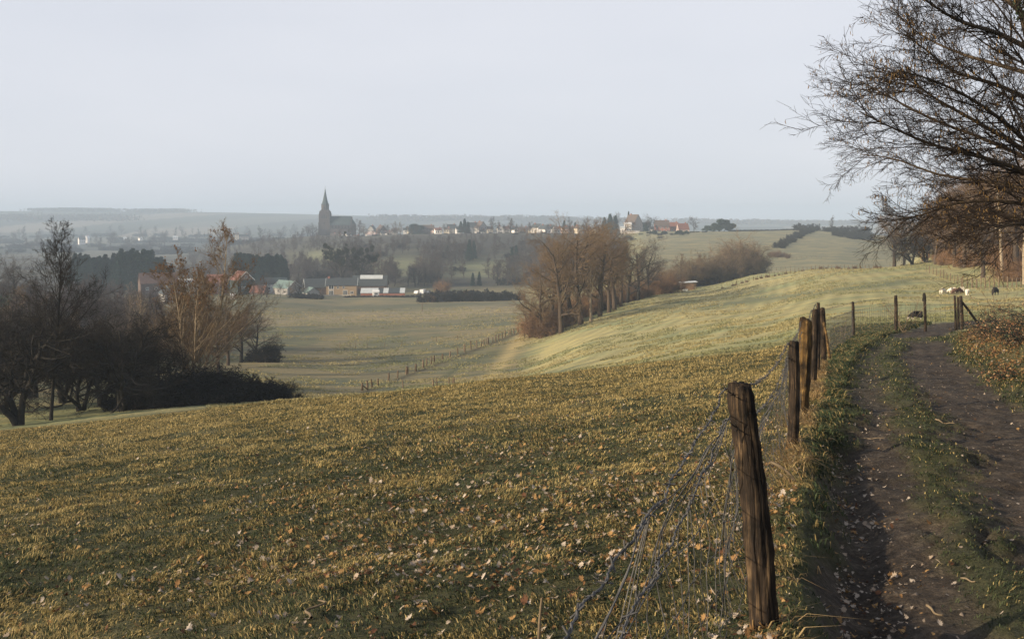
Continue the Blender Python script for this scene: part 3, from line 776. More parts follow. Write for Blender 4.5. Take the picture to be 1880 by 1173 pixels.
def build_leaves():
    rng = rs(9); n = 56000
    d = 3.0 + 19 * rng.rand(n) ** 1.35; u = -.62 + .90 * rng.rand(n) ** .72; x = u * (d + 1.6); y = d
    s = x - xfence(y); dn = fbm(x * .55, y * .55, 81, 3)
    pr = np.clip((.36 + .55 * sst(-.5, .2, x / y)) * (1.2 - .8 * sst(7, 20, y)) * (.35 + 1.1 * sst(.40, .62, dn)), 0, 1)
    k = (rng.rand(n) < pr * .75) & (s < .1); x, y = x[k], y[k]
    o = obj('meadow_leaves', leaves_mesh('meadow_leaves', x, y, .010 + .038 * rng.rand(len(x)) ** 1.7, rng, leafcol(len(x), rng, .45) * .80, .004), M['leaf'])
    tag(o, 'curled oak leaves, orange and pale tan, scattered over the near meadow', 'fallen leaves', kind='stuff')
    n = 6200; y = 3.0 + 15 * rng.rand(n) ** 1.3; x = xfence(y) + .36 + np.abs(rng.randn(n)) * .22 * (1 + y * .03)
    k = rng.rand(n) < np.clip(1.25 - y / 13, .05, 1) * .40 * (.25 + 1.5 * sst(.42, .6, fbm(x * 1.5, y * 1.5, 85, 2))); x, y = x[k], y[k]
    n2 = 1100; y2 = 3.5 + 20 * rng.rand(n2); x2 = xlane(y2) + rng.randn(n2) * 1.1; x = np.concatenate([x, x2]); y = np.concatenate([y, y2])
    o = obj('track_leaves', leaves_mesh('track_leaves', x, y, .007 + .030 * rng.rand(len(x)) ** 1.6, rng, leafcol(len(x), rng, .7) * .75, .010), M['leaf'])
    tag(o, 'pale damp oak leaves lying along the left edge of the muddy track', 'fallen leaves', kind='stuff')
    n = 13000; y = 5 + 38 * rng.rand(n) ** .9; x = xlane(y) + 1.7 + np.abs(rng.randn(n)) * 1.5 + .4 * rng.rand(n)
    k = rng.rand(n) < .25 + .75 * sst(11, 20, y); x, y = x[k], y[k]
    cc = leafcol(len(x), rng, .12) * .62
    o = obj('bank_leaves', leaves_mesh('bank_leaves', x, y, (.018 + .028 * rng.rand(len(x))) * (1 + y / 60), rng, cc, .02), M['leaf'])
    tag(o, 'rust brown dead leaves covering the bank on the right of the track', 'fallen leaves', kind='stuff')
build_leaves()
# ---------------------------------------------------------------- fences
def post_mesh(name, rng, b, t, r, seg=9, rings=14, square=0., rough=.12, taper=.95, chop=.0):
    """weathered round or hewn post from b (ground) to t (top)"""
    b = np.array(b, float); t = np.array(t, float); ax = t - b; L = np.linalg.norm(ax); az = ax / L
    a1 = nrm(np.cross(az, np.array([0, 1., .1]))); a2 = np.cross(az, a1)
    V = []; base = b - az * .25
    grain = rng.randn(seg) * rough
    for i in range(rings):
        q = i / (rings - 1); c = base + az * (L + .25) * q + a1 * .006 * math.sin(q * 7 + rng.rand()) 
        for k in range(seg):
            an = 2 * math.pi * k / seg; rr = r * (1 - (1 - taper) * q) * (1 + grain[k] + rng.randn() * rough * .3)
            if square: rr *= 1 + square * (abs(math.cos(2 * an)) * .22 - .1)
            top = (chop * r * math.cos(an + .8) + rng.randn() * r * .12) if i == rings - 1 else 0
            V.append(c + (a1 * math.cos(an) + a2 * math.sin(an)) * rr * (1 - .12 * (i == rings - 1)) + az * top)
    V.append(base + az * (L + .25) + az * r * .05)
    q = []
    for i in range(rings - 1):
        for k in range(seg): q.append((i * seg + k, i * seg + (k + 1) % seg, (i + 1) * seg + (k + 1) % seg, (i + 1) * seg + k))
    tr = [((rings - 1) * seg + k, (rings - 1) * seg + (k + 1) % seg, rings * seg) for k in range(seg)]
    return smooth(mk_mesh(name, np.array(V), [np.array(q), np.array(tr)]))
def at_row(px, py, d): return np.array([(px - HX) / F * d, d, -(py - HY) / F * d])

def polyline_mesh(name, lines, r, S=3, rng=rs(1)):
    Vs, Q, n = [], [], 0
    for l in lines:
        l = np.asarray(l, float)[None]; v, q = tubes(l, np.full(l.shape[:2], r), S, rng, n); Vs.append(v); Q.append(q); n += len(v)
    return smooth(mk_mesh(name, np.concatenate(Vs), [np.concatenate(Q)]))

def near_fence():
    rng = rs(3)
    root = empty('wire_fence', (FPOST[1][0], FPOST[1][1], Z1(*FPOST[1])))
    tag(root, 'old netting fence of leaning dark wooden posts running along the left edge of the track', 'fence')
    ro = np.array(root.location)
    def post(b, t, r, label=None, mat='post', **kw):
        o = obj('post', post_mesh('post', rng, np.array(b) - ro, np.array(t) - ro, r, **kw), M[mat], root)
        if label: o['label'] = label
        return np.array(t)
    tops = []
    z0 = Z1(*FPOST[0]); tops.append(post((FPOST[0][0], FPOST[0][1], z0), (FPOST[0][0] - .03, FPOST[0][1], z0 + 1.02), .055))
    p = FPOST[1]; zb = Z1(*p)
    tops.append(post((1.150, 4.5, min(zb, -1.86)), at_row(1359, 706, 4.5), .060, 'thick leaning front post with deep grain', square=.9, seg=30, rings=30, rough=.10, chop=.15, taper=.86))
    tops.append(post(at_row(1455, 842, 10.2), at_row(1458.5, 627, 10.2), .056, 'dark upright second post', square=.6, seg=18, rings=20))
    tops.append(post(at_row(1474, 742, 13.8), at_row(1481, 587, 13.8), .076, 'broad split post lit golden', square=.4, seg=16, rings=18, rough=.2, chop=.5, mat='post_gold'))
    tops.append(post(at_row(1493, 696, 18.2), at_row(1497, 568, 18.2), .062, seg=9, rings=14))
    tops.append(post(at_row(1503, 672, 20.7), at_row(1503, 556, 20.7), .042, seg=8, rings=12))
    tops.append(post(at_row(1513, 648, 24.2), at_row(1510, 565, 24.2), .075, seg=9, rings=12, rough=.2))
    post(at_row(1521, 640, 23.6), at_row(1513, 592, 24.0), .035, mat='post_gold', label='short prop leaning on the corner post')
    tops = [np.array(t) for t in tops]
    # two strands of barbed wire
    def strand(drop, sag, n=34, side=-.07):
        out = []; seg = []
        for a, b in zip(tops[:-1], tops[1:]):
            t = np.linspace(0, 1, n)[:, None]; l = a * (1 - t) + b * t; l[:, 2] -= drop + sag * (4 * t[:, 0] * (1 - t[:, 0])) * np.linalg.norm(b - a) / 5
            l[:, 0] += side; l[1:-1] += rng.randn(n - 2, 3) * .006
            seg.append(l)
        return np.concatenate(seg)
    for drop, sag in ((.02, .10), (.16, .15)):
        l = strand(drop, sag); lines = [l - ro]
        # second twisted strand and barbs
        d = np.cumsum(np.r_[0, np.linalg.norm(np.diff(l, axis=0), axis=1)])
        dd = np.arange(0, min(d[-1], 16), .012); ll = np.stack([np.interp(dd, d, l[:, k]) for k in range(3)], 1)
        ph = dd * 95; ll[:, 0] += .003 * np.cos(ph); ll[:, 2] += .003 * np.sin(ph); lines.append(ll - ro)
        for q in np.arange(.05, min(d[-1], 26), .11):
            c = np.array([np.interp(q, d, l[:, k]) for k in range(3)]) - ro
            for _ in range(2):
                v = nrm(rng.randn(3)) * .019; lines.append(np.array([c - v, c, c + v]))
        obj('barbed_wire', polyline_mesh('barbed_wire', lines, .0026, 4), M['wire'], root)
    # slack netting
    def net_pt(i, s, h):
        a, b = tops[i], tops[i + 1]; L = np.linalg.norm(b - a); p = a * (1 - s) + b * s
        zg = Z1(p[0] - .08, p[1]); top = p[2] - .17 - .42 * (4 * s * (1 - s)) ** 1.2 * (.75 if i == 1 else .25)
        zz = zg + .03 + (top - zg) * h
        bel = .14 * math.sin(math.pi * s) * math.sin(math.pi * h)
        wx = .07 * (fbm(np.array([s * 6 + i * 9]), np.array([h * 4.]), 91, 2)[0] - .5) * 2
        wz = .09 * (fbm(np.array([s * 5 + i * 9]), np.array([h * 3. + 7]), 92, 2)[0] - .5) * 2
        return np.array([p[0] - .08 - bel + wx, p[1] + wx * .6, zz + wz * h])
    lines = []
    for i in range(0, 6):
        L = np.linalg.norm(tops[i + 1] - tops[i]); m = max(8, int(L / .14)); hs = [0, .2, .4, .6, .8, 1.0] if i == 0 else [0, .16, .32, .48, .64, .82, 1.0]
        for h in hs: lines.append(np.array([net_pt(i, k / (2 * m), h) for k in range(2 * m + 1)]) - ro)
        if i == 0: m = int(m * 1.0)
        for k in range(m + 1):
            s = k / m; lines.append(np.array([net_pt(i, min(1, max(0, s + .05 * (h - .5) * math.sin(k * 1.7))), h) for h in np.linspace(0, 1, 9)]) - ro)
    obj('wire_netting', polyline_mesh('wire_netting', lines, .0023, 3), M['wire'], root)
    return tops
NTOPS = near_fence()

def cross_fence():
    rng = rs(4); root = empty('wire_fence', at_row(1645, 593, 43.5)); ro = np.array(root.location)
    tag(root, 'square mesh fence on straight posts crossing the field end beside the bend of the track', 'fence')
    spec = [(1567, 604, 1566, 554, 36, .055), (1645, 597, 1645, 542, 41, .07), (1699, 594, 1697, 543, 42, .06), (1755, 592, 1753, 543, 43, .05), (1760, 592, 1758.5, 545, 43, .055), (1767, 592, 1764, 544, 43.5, .08)]
    tops, bots = [], []
    for a, b, c, d, dist, r in spec:
        g = P(a, dist); bb = np.array(g); tt = at_row(c, d, dist)
        obj('post', post_mesh('post', rng, bb - ro, tt - ro, r, seg=8, rings=8, rough=.1), M['post'], root); tops.append(tt); bots.append(bb)
    e = np.array(P(1800, 44)); obj('brace', post_mesh('brace', rng, e - ro, at_row(1768, 556, 43.5) - ro, .06, seg=7, rings=6), M['post'], root)['label'] = 'slanting brace of the strainer post'
    a = np.array(P(1900, 45)); tops.append(a + np.array([0, 0, 1.15])); bots.append(a)
    obj('post', post_mesh('post', rng, a - ro, tops[-1] - ro, .06, seg=7, rings=6), M['post'], root)
    kn = post_mesh('post_cap', rng, np.array(tops[2]) - ro + np.array([0, 0, .02]), np.array(tops[2]) - ro + np.array([0, 0, .12]), .085, seg=8, rings=5, rough=.15, taper=.6); obj('post_cap', kn, M['bark_dark'], root)['label'] = 'dark round knob on the third post'
    c0 = NTOPS[-1]; T_ = [c0] + tops; B_ = [np.array([c0[0], c0[1], Z1(c0[0], c0[1])])] + bots
    lines = []
    for i in range(len(T_) - 1):
        L = np.linalg.norm(T_[i + 1] - T_[i]); m = max(1, int(L / .30))
        def q(s, h): 
            b = B_[i] * (1 - s) + B_[i + 1] * s; t = T_[i] * (1 - s) + T_[i + 1] * s; zg = Z1(b[0], b[1]) + .03; return np.array([b[0] * (1 - h) + t[0] * h, b[1], zg + (t[2] - zg) * h])
        for h in (.02, .2, .38, .56, .74, .96): lines.append(np.array([q(k / (m * 2), h) + rng.randn(3) * .008 for k in range(2 * m + 1)]) - ro)
        for k in range(m): lines.append(np.array([q(k / m, h) for h in (.02, .4, .76)]) - ro)
    obj('wire_netting', polyline_mesh('wire_netting', lines, .0055, 3), M['wire'], root)
    return tops
CTOPS = cross_fence()

def post_row(posts, label, h=1.15, r=.06, wires=(.95, .6), seed=1, rail=0., brace=None):
    """posts: (px, d) on the ground"""
    rng = rs(seed); root = empty('wire_fence', P(*posts[0][:2])); ro = np.array(root.location); tag(root, label, 'fence')
    L = []
    for p in posts:
        b = np.array(P(p[0], p[1])); hh = h * (p[2] if len(p) > 2 else 1) * (.85 + .3 * rng.rand()); t = b + np.array([rng.randn() * .05, rng.randn() * .05, hh])
        obj('post', post_mesh('post', rng, b - ro, t - ro, r * (.8 + .4 * rng.rand()), seg=6, rings=4), M['post_far'], root); L.append((b, t))
    lines = []
    for w in wires: lines.append(np.array([b * (1 - w) + t * w - ro for b, t in L]))
    if lines: obj('wire', polyline_mesh('wire', lines, .007, 3), M['wire'], root)
    if brace:
        b = np.array(P(*brace)); t = L[0][1] * .75 + L[0][0] * .25
        obj('brace', post_mesh('brace', rng, b - ro, t - ro, .06, seg=6, rings=4), M['post_far'], root)
    return root
V = [665, 675, 683, 694, 713, 730, 746, 748.5, 763.5, 777, 783, 792, 797, 812.5, 826, 840, 853, 864.6, 875, 883.6, 888, 892.5, 896, 904.5, 910, 915.6, 922, 927, 934, 937.5, 943, 951]
post_row([(p, 99 + 101 * ((p - 665) / 286), (.72 + .3 * (p - 665) / 286) * (1.35 if p in (840, 853, 864.6, 875) else 1)) for p in V], 'long wire fence of many short posts climbing the valley pasture to the hedgerow trees', 1.15, .12, seed=11, brace=(676, 100))
post_row([(p, d) for p, d in ((740, 99), (795, 92), (802, 92), (824, 90), (830, 90), (834, 89))], 'six thin posts just beyond the brow of the meadow', 1.0, .06, seed=12)
post_row([(p, 193 + (p - 624) * .03) for p in (624, 643, 653, 674, 706, 738, 767, 801, 840)], 'thin wire fence across the middle of the valley pasture', 1.15, .05, seed=13)
post_row([(1345 + i * 7.6, 258 - i * .9 + 1.5 * math.sin(i * 2.)) for i in range(36)], 'row of small posts in dry grass along the crest of the right pasture', 1.05, .06, seed=14)
post_row([(1768 + i * 8.2, 128.5 - i * .55) for i in range(16)], 'pale posts below the brown bank of the wood', 1.35, .075, seed=15)
post_row([(1700 + i * 6.5, 168 - i * 3.6) for i in range(11)], 'line of stakes at the upper edge of the wood bank', 1.2, .06, seed=16)
post_row([(1418 + i * 9, 455 + 4 * math.sin(i)) for i in range(12)], 'far fence below the hedge on the right hill', 1.2, .07, seed=17)
post_row([(1400 + i * 8.5, 395 + i) for i in range(8)], 'short fence by the scrubby hollow of the right hill', 1.2, .07, seed=18)

# utility pole in the valley pasture
def pole():
    root = empty('utility_pole', P(775, 318)); tag(root, 'small wooden pole with one crossbar alone in the valley pasture', 'utility pole'); rng = rs(2)
    obj('pole', post_mesh('pole', rng, (0, 0, 0), (0, 0, 2.6), .10, seg=6, rings=4), M['post_far'], root)
    b = MB(); b.box(-1.5, 1.5, -.05, .05, 2.45, 2.58); b.build('crossbar', M['post_far'], root)
pole()
# ---------------------------------------------------------------- buildings
def add_window(root, x, y, z, w, h, face='front', frame='white_paint', bars=1, detail=True):
    """window on a wall: pane with a frame proud of the wall; face front = -Y, side = +X, left = -X"""
    g = MB(); f = MB(); t = max(.07, w * .09)
    def bx(mb, a0, a1, c0, c1, p0, p1):
        if face == 'front': mb.box(a0, a1, y - p1, y - p0, c0, c1)
        elif face == 'side': mb.box(y + p0, y + p1, a0, a1, c0, c1)
        else: mb.box(y - p1, y - p0, a0, a1, c0, c1)
    bx(g, x - w / 2, x + w / 2, z, z + h, -.02, .03)
    o = g.build('window', M['glass'], root)
    for a0, a1, c0, c1 in ((x - w / 2 - t, x - w / 2, z - t, z + h + t), (x + w / 2, x + w / 2 + t, z - t, z + h + t), (x - w / 2, x + w / 2, z + h, z + h + t), (x - w / 2, x + w / 2, z - t, z)):
        bx(f, a0, a1, c0, c1, -.02, .08)
    for k in range(bars):
        c = x - w / 2 + w * (k + 1) / (bars + 1); bx(f, c - t * .3, c + t * .3, z, z + h, .031, .06)
    f.build('frame', M[frame], o)
def house(name, px, d, W, D, He, Hr, rot=0., ridge='x', wall='white_wall', roof='slate', gable=None, wins=(), door=None, chim=(), label=None, cat='house', group=None, over=.35, dz=0., hip=0., verge=None, base=.0):
    """gabled building; front (-Y local) looks to the camera before rot (degrees) is applied"""
    loc = P(px, d); az = -math.atan2(loc[0], loc[1])
    root = empty(name, (loc[0], loc[1], loc[2] + dz), az + math.radians(rot)); tag(root, label, cat, group)
    w = MB(); X, Y = W / 2, D / 2
    if ridge == 'x': 
        w.extr([(-Y, -2.5), (Y, -2.5), (Y, He), (0, Hr), (-Y, He)] if not hip else [(-Y, -2.5), (Y, -2.5), (Y, He), (-Y, He)], 'x', -X, X)
    else: w.extr([(-X, -2.5), (X, -2.5), (X, He), (0, Hr), (-X, He)], 'y', -Y, Y)
    w.build('wall', M[wall], root)
    r = MB(); th = .16; o = over
    if hip:
        V = [(-X - o, -Y - o, He + .03), (X + o, -Y - o, He + .03), (X + o, Y + o, He + .03), (-X - o, Y + o, He + .03), (-X + hip, 0, Hr), (X - hip, 0, Hr)]
        r.poly(V, [(0, 1, 5, 4), (1, 2, 5), (2, 3, 4, 5), (3, 0, 4), (3, 2, 1, 0)])
    else:
        hs = Y if ridge == 'x' else X; sl = (Hr - He) / hs; a = 'x' if ridge == 'x' else 'y'; b0, b1 = (-X - o, X + o) if ridge == 'x' else (-Y - o, Y + o)
        for s in (-1, 1):
            e = hs + o
            r.extr([(s * .0, Hr + .03), (s * e, He - sl * o + .03), (s * e, He - sl * o + .03 + th), (s * .0, Hr + .03 + th * 1.25)], a, b0, b1)
    ro = r.build('roof', M[roof], root)
    if verge:
        hs = Y if ridge == 'x' else X; sl = (Hr - He) / hs; a = 'x' if ridge == 'x' else 'y'; b0, b1 = (-X - o, X + o) if ridge == 'x' else (-Y - o, Y + o)
        for q0, q1 in ((b0 - .12, b0 - .003), (b1 + .003, b1 + .12)):
            v = MB(); e = hs + o; w_ = He - sl * o; v.extr([(0, Hr - .12), (-e, w_ - .12), (-e, w_ + .28), (0, Hr + .28), (e, w_ + .28), (e, w_ - .12)], a, q0, q1); v.build('verge_board', M[verge], root)
    if gable:
        g = MB()
        if ridge == 'y': g.extr([(-X + .05, He), (X - .05, He), (0, Hr - .05)], 'y', -Y - .05, -Y + .02)
        else: g.extr([(-Y + .05, He), (Y - .05, He), (0, Hr - .05)], 'x', X - .02, X + .05)
        g.build('gable', M[gable], root)
    for q in wins: add_window(root, *q)
    if door:
        x, h, c = door; m = MB(); m.box(x - .5, x + .5, -Y - .06, -Y + .02, 0, h); m.box(x + .32, x + .38, -Y - .11, -Y - .063, 1.0, 1.06); m.build('door', M[c], root)
    for cx, cy, hh in chim:
        m = MB(); m.box(cx - .45, cx + .45, cy - .4, cy + .4, Hr - 1.2, Hr + hh); m.box(cx - .52, cx + .52, cy - .47, cy + .47, Hr + hh + .002, Hr + hh + .15); m.build('chimney', M['red_brick'], ro)
    return root
def rowwins(xs, y, z, w, h, face='front', **k): return [(x, y, z, w, h, face) for x in xs]

# farm in the valley
D0 = 430; S = D0 / F
house('farmhouse', 628, D0, 12.8, 8, 4.5, 7.2, -4, 'x', 'tan_brick', 'slate', wins=[(-4.3, -4, 2.85, 1.9, 1.5, 'front'), (-1.5, -4, 3.1, .8, .9, 'front'), (.9, -4, 3.1, .8, .9, 'front'), (-4.3, -4, .3, 1.7, 1.9, 'front', 'white_paint', 2), (1.6, -4, .1, 1.6, 2.1, 'front', 'white_paint', 2), (4.4, -4, .9, 1.2, .9, 'front')],
      chim=[(-5.6, 0, .7)], verge='pale_sheet', label='tan brick farmhouse with dark slate roof and white french windows', cat='farmhouse', dz=.2)
house('barn', 680, D0 + 14, 15, 9, 3.6, 7.6, -6, 'x', 'dark_brick', 'slate', label='dark barn with a long pale skylight beside the tan farmhouse', cat='barn')
bpy_barn = [o for o in COL.objects if o.name == 'barn'][0]
m_ = MB(); m_.extr([(-1.75, 6.30), (-.15, 7.72), (-.15, 7.95), (-1.75, 6.53)], 'x', -4.4, 5.6); m_.build('skylight', M['pale_sheet'], bpy_barn)
# long low greenhouse with alternating pale and dark roof panels
def greenhouse():
    loc = P(703, D0 - 6); root = empty('greenhouse', loc, -math.atan2(loc[0], loc[1]) - .07); tag(root, 'long low shed with red brick base and alternating white and dark roof panels', 'greenhouse')
    w = MB(); w.box(-9.2, 9.2, -2, 2, -1, 1.15); w.build('wall', M['red_brick'], root)
    xs = [(-9.4, -2.0, 'pale_sheet'), (-2.0, .2, 'slate'), (.2, 2.4, 'pale_sheet'), (2.4, 7.2, 'slate'), (7.2, 9.4, 'pale_sheet')]
    for a, b, m in xs:
        r = MB(); r.extr([(-2.35, 1.16), (2.35, 2.9), (2.35, 3.05), (-2.35, 1.31)], 'x', a + .02, b - .02); o = r.build('roof_panel', M[m], root)
    k = MB(); k.extr([(-2, 1.16), (2, 1.16), (2, 2.75)], 'x', -9.15, 9.15); k.build('glazing', M['glass'], root)
greenhouse()
house('garden_shed', 690, D0 - 12, 2.6, 2.2, 1.8, 2.4, 4, 'x', 'white_wall', 'white_paint', wins=[(0, -1.1, .7, 1.3, .7, 'front')], label='small white shed standing in front of the striped greenhouse', cat='shed', over=.15)
house('barn', 582, D0 + 4, 10.5, 9, 3.4, 6.8, 6, 'x', 'dark_brick', 'slate', verge='pale_sheet', label='dark slate barn with pale gable edges left of the tan farmhouse', cat='barn')
house('outbuilding', 571, D0 - 12, 5.6, 5, 1.6, 3.6, 24, 'y', 'grey_wall', 'green_sheet', label='low grey sheet roofed shed in front of the slate barn', cat='outbuilding', over=.2)
house('barn', 527, D0 + 2, 7.5, 10, 3.0, 5.8, 38, 'y', 'grey_wall', 'green_sheet', verge='pale_sheet', label='grey green metal barn with pale ridge stripes in the farmyard', cat='barn')
house('barn', 503, D0 + 16, 11, 8, 4.2, 6.6, 2, 'x', 'pale_sheet', 'church_roof', wins=[(-2.5, -4, 1.6, 1.4, 1.2, 'front'), (.5, -4, 1.6, 1.4, 1.2, 'front'), (3.2, -4, 1.6, 1.4, 1.2, 'front')], label='dark teal roofed barn with a white window band in the farmyard', cat='barn')
house('lean_to', 476, D0 + 2, 6.4, 4, 1.2, 3.6, -30, 'x', 'dark_brick', 'red_tile', label='low outbuilding with a sloping bright red tiled roof', cat='outbuilding')
house('wooden_house', 444, D0 + 6, 7.2, 9, 7.2, 10.6, 22, 'y', 'dark_wood', 'red_tile', gable='brown_wood', verge='white_paint', wins=[(-1.5, -4.5, 3.4, .7, .8, 'front'), (-.2, -4.5, 3.4, .7, .8, 'front'), (0, -4.58, 7.9, .8, 1.0, 'front'), (1.4, -4.5, 3.4, .7, .8, 'front')], label='tall dark boarded house with bright orange roof and brown gable', dz=-.4)
house('garden_shed', 427, D0 - 30, 2.0, 2, 1.5, 2.0, 0, 'x', 'white_wall', 'white_paint', label='tiny white shed below the dark boarded house', cat='shed', over=.1)
house('long_barn', 290, D0 + 10, 15.5, 9, 5.4, 9.6, 8, 'x', 'dark_brick', 'old_tile', wins=rowwins((-5, -1.5), -4.5, 2.6, 1.0, 1.0), label='long barn with weathered red tiles behind the tall leafy tree', cat='barn', dz=1.)
house('timbered_house', 312, D0 - 25, 6.6, 7, 2.8, 6.0, 20, 'y', 'grey_wall', 'slate', wins=[(-1.2, -3.5, 1.0, .8, 1.1, 'front'), (1.2, -3.5, 1.0, .8, 1.1, 'front'), (0, -3.5, 3.5, .8, .9, 'front')], label='half timbered gable house half hidden by the leafy tree', dz=1.)
th_ = [o for o in COL.objects if o.name == 'timbered_house'][0]
m_ = MB(); [m_.box(x - .09, x + .09, -3.56, -3.505, 0, 2.8 + 3.0 * (1 - abs(x) / 3.3)) for x in (-2.2, -1.9 + 1.2, .7, 2.2)]; [m_.box(-3.2, 3.2, -3.59, -3.563, z, z + .16) for z in (.8, 2.7)]; m_.build('timber_frame', M['dark_brick'], th_)
house('flat_house', 338, D0 + 20, 9, 8, 5.2, 6.4, 0, 'x', 'cream_wall', 'pale_sheet', wins=rowwins((-2.5, 0, 2.5), -4, 2.8, 1.1, 1.2), label='pale flat roofed house between the long barn and the leafy tree', dz=1.)
house('cottage', 398, D0 + 24, 8, 7, 3.6, 7.6, -12, 'x', 'red_brick', 'red_tile', wins=rowwins((-2, 2), -3.5, 1.2, 1, 1.1), label='cottage with red tiled roof behind the leafy tree', dz=1.)

# garden wall / hedge and terrace by the farm
def terrace():
    loc = P(620, D0 - 8); root = empty('terrace_wall', loc, -math.atan2(loc[0], loc[1])); tag(root, 'pale low terrace wall along the front of the tan farmhouse', 'wall')
    m = MB(); m.box(-7.5, 5.5, -.2, .2, -.6, .55); m.box(-7.6, 5.6, -.25, .25, .553, .65); m.build('wall', M['cream_wall'], root)
terrace()

# church on the ridge
def church():
    d = 1000; s = d / F; loc = P(597, d); z0 = -(432 - HY) / F * d
    root = empty('church', (loc[0], loc[1], z0), .0); tag(root, 'brick church with tall pointed spire and slate nave on the ridge', 'church')
    px = lambda v: v * s
    # tower, facing a little to the right
    t = MB(); h1 = px(43); w = px(9.2)
    t.box(-w, w, -w, w, -6, h1)
    for sx in (-1, 1):
        for sy in (-1, 1):
            for k, (hh, e) in enumerate(((h1 * .55, .75), (h1 * .93, .4))): t.box(*sorted((sx * (w - .3), sx * (w + e))), *sorted((sy * (w - 1.5), sy * (w + e * .6 - .1 * k))), -6, hh)
    tw = t.build('tower', M['church_brick'], root)
    b = MB(); w2 = px(6.6); h2 = px(56)
    oc = [(math.cos(math.radians(22.5 + 45 * i)) * w2 * 1.08, math.sin(math.radians(22.5 + 45 * i)) * w2 * 1.08) for i in range(8)]
    b.extr(oc, 'z', h1, h2); 
    for sx in (-1, 1):
        for sy in (-1, 1):
            V = [(sx * w, sy * w, h1 + .01), (sx * w * .35, sy * w, h1 + .01), (sx * w, sy * w * .35, h1 + .01), (sx * w2 * .72, sy * w2 * .72, h1 + px(5.5))]
            b.poly(V, [(0, 1, 3), (1, 2, 3), (2, 0, 3), (0, 2, 1)])
    b.build('belfry', M['church_brick'], root)
    sp = MB(); prof = [(w2 * 1.16, h2), (w2 * .86, h2 + px(3)), (w2 * .62, h2 + px(9)), (w2 * .40, h2 + px(16)), (w2 * .2, h2 + px(23)), (.25, h2 + px(29))]
    n = 8; V = [(math.cos(math.radians(22.5 + 45 * i)) * r, math.sin(math.radians(22.5 + 45 * i)) * r, z) for r, z in prof for i in range(n)]
    sp.poly(V, [(k * n + i, k * n + (i + 1) % n, (k + 1) * n + (i + 1) % n, (k + 1) * n + i) for k in range(5) for i in range(n)] + [tuple(range(n))[::-1], tuple(range(5 * n, 6 * n))])
    so = sp.build('spire', M['church_roof'], root)
    c = MB(); zt = h2 + px(29); c.box(-.09, .09, -.09, .09, zt, zt + 2.6); c.box(-.8, .8, -.08, .08, zt + 1.5, zt + 1.68); c.build('cross', M['grey_metal'], so)
    for (x, z, ww, hh) in ((0, h1 - 6.4, 1.3, 4.2), (-2.1, h1 - 6.4, .9, 3.6), (2.1, h1 - 6.4, .9, 3.6), (0, h1 * .45, 1.0, 3.0), (0, h2 - 5.0, 1.2, 3.4)):
        yy = w if z < h1 - 1 else w2
        g = MB(); g.extr([(x - ww / 2, z), (x + ww / 2, z), (x + ww / 2, z + hh * .7), (x, z + hh), (x - ww / 2, z + hh * .7)], 'y', -yy - .06, -yy + .05); g.build('louvre_window', M['glass'], tw)
    # nave
    x0, x1 = px(8.9), px(50); eh, rh, hw = px(19.5), px(34), px(8.5)
    nv = MB(); nv.extr([(-hw, -6), (hw, -6), (hw, eh), (0, rh - .1), (-hw, eh)], 'x', x0, x1)
    nv.extr([(x1 + math.cos(math.radians(a)) * hw * .8, math.sin(math.radians(a)) * hw * .8) for a in (-90, -54, -18, 18, 54, 90)], 'z', -6, eh * .98)
    for k in range(7):
        x = x0 + 2.0 + k * (x1 - x0 - 3.5) / 6; nv.box(x - .45, x + .45, -hw - .9, -hw + .05, -6, eh * .8)
    nv.build('nave', M['church_brick'], root)
    r = MB()
    for sgn in (-1, 1): r.extr([(0, rh), (sgn * (hw + .5), eh - .6), (sgn * (hw + .5), eh - .2), (0, rh + .5)], 'x', x0 + .02, x1 - px(2.2))
    A = [(x1 + math.cos(math.radians(a)) * hw * .9, math.sin(math.radians(a)) * hw * .9, eh) for a in (-90, -54, -18, 18, 54, 90)] + [(x1 - px(3), 0, rh)]
    A[0] = (x1 - px(3), -hw - .4, eh - .3); A[5] = (x1 - px(3), hw + .4, eh - .3)
    r.poly(A, [(i, i + 1, 6) for i in range(5)] + [(0, 6, 5), (5, 4, 3, 2, 1, 0)])
    r.build('nave_roof', M['church_roof'], root)
    ai = MB(); ai.extr([(-hw - 3.2, -6), (-hw - .02, -6), (-hw - .02, eh * .62), (-hw - 3.2, eh * .42)], 'x', x0 + 1.5, x1 - 4); ai.build('aisle', M['church_brick'], root)
    for k in range(6):
        x = x0 + 3.4 + k * (x1 - x0 - 3.5) / 6; g = MB(); z = eh * .66; g.extr([(x - .6, z), (x + .6, z), (x + .6, z + 2.3), (x, z + 3.1), (x - .6, z + 2.3)], 'y', -hw - .07, -hw + .05); g.build('arched_window', M['glass'], root)
church()

# village along the ridge
VD = 800
def vh(px, d, row, wpx, D, ev, rg, rot, ridge, wall, roof, label, n=3, name='house', chim=True, **kw):
    """row: photo row of the base; ev / rg: wall and ridge heights in photo pixels"""
    s = d / F; W = wpx * s; dz = -(row - HY) / F * d - P(px, d)[2]
    He, Hr = ev * s * 1.12, rg * s * 1.15; Dm = D
    wins = []
    f = -Dm / 2; st = 2 if He > 4.2 else 1
    for k in range(st):
        for i in range(n): wins.append((W * ((i + .5) / n - .5), f, .9 + k * 2.7, min(1.1, W / n * .45), 1.2, 'front'))
    return house(name, px, d, W, Dm, He, Hr, rot, ridge, wall, roof, wins=wins, chim=[(W * .3, 0, .9)] if (chim and ridge == 'x') else ([(0, Dm * .25, .8)] if chim else ()), label=label, dz=dz, **kw)
G = 'houses of the village on the ridge'
vh(680, 960, 437, 16, 7, 5.5, 9.5, 8, 'x', 'white_wall', 'pink_wall', 'white house with pale pinkish roof below the church', 3, group=G)
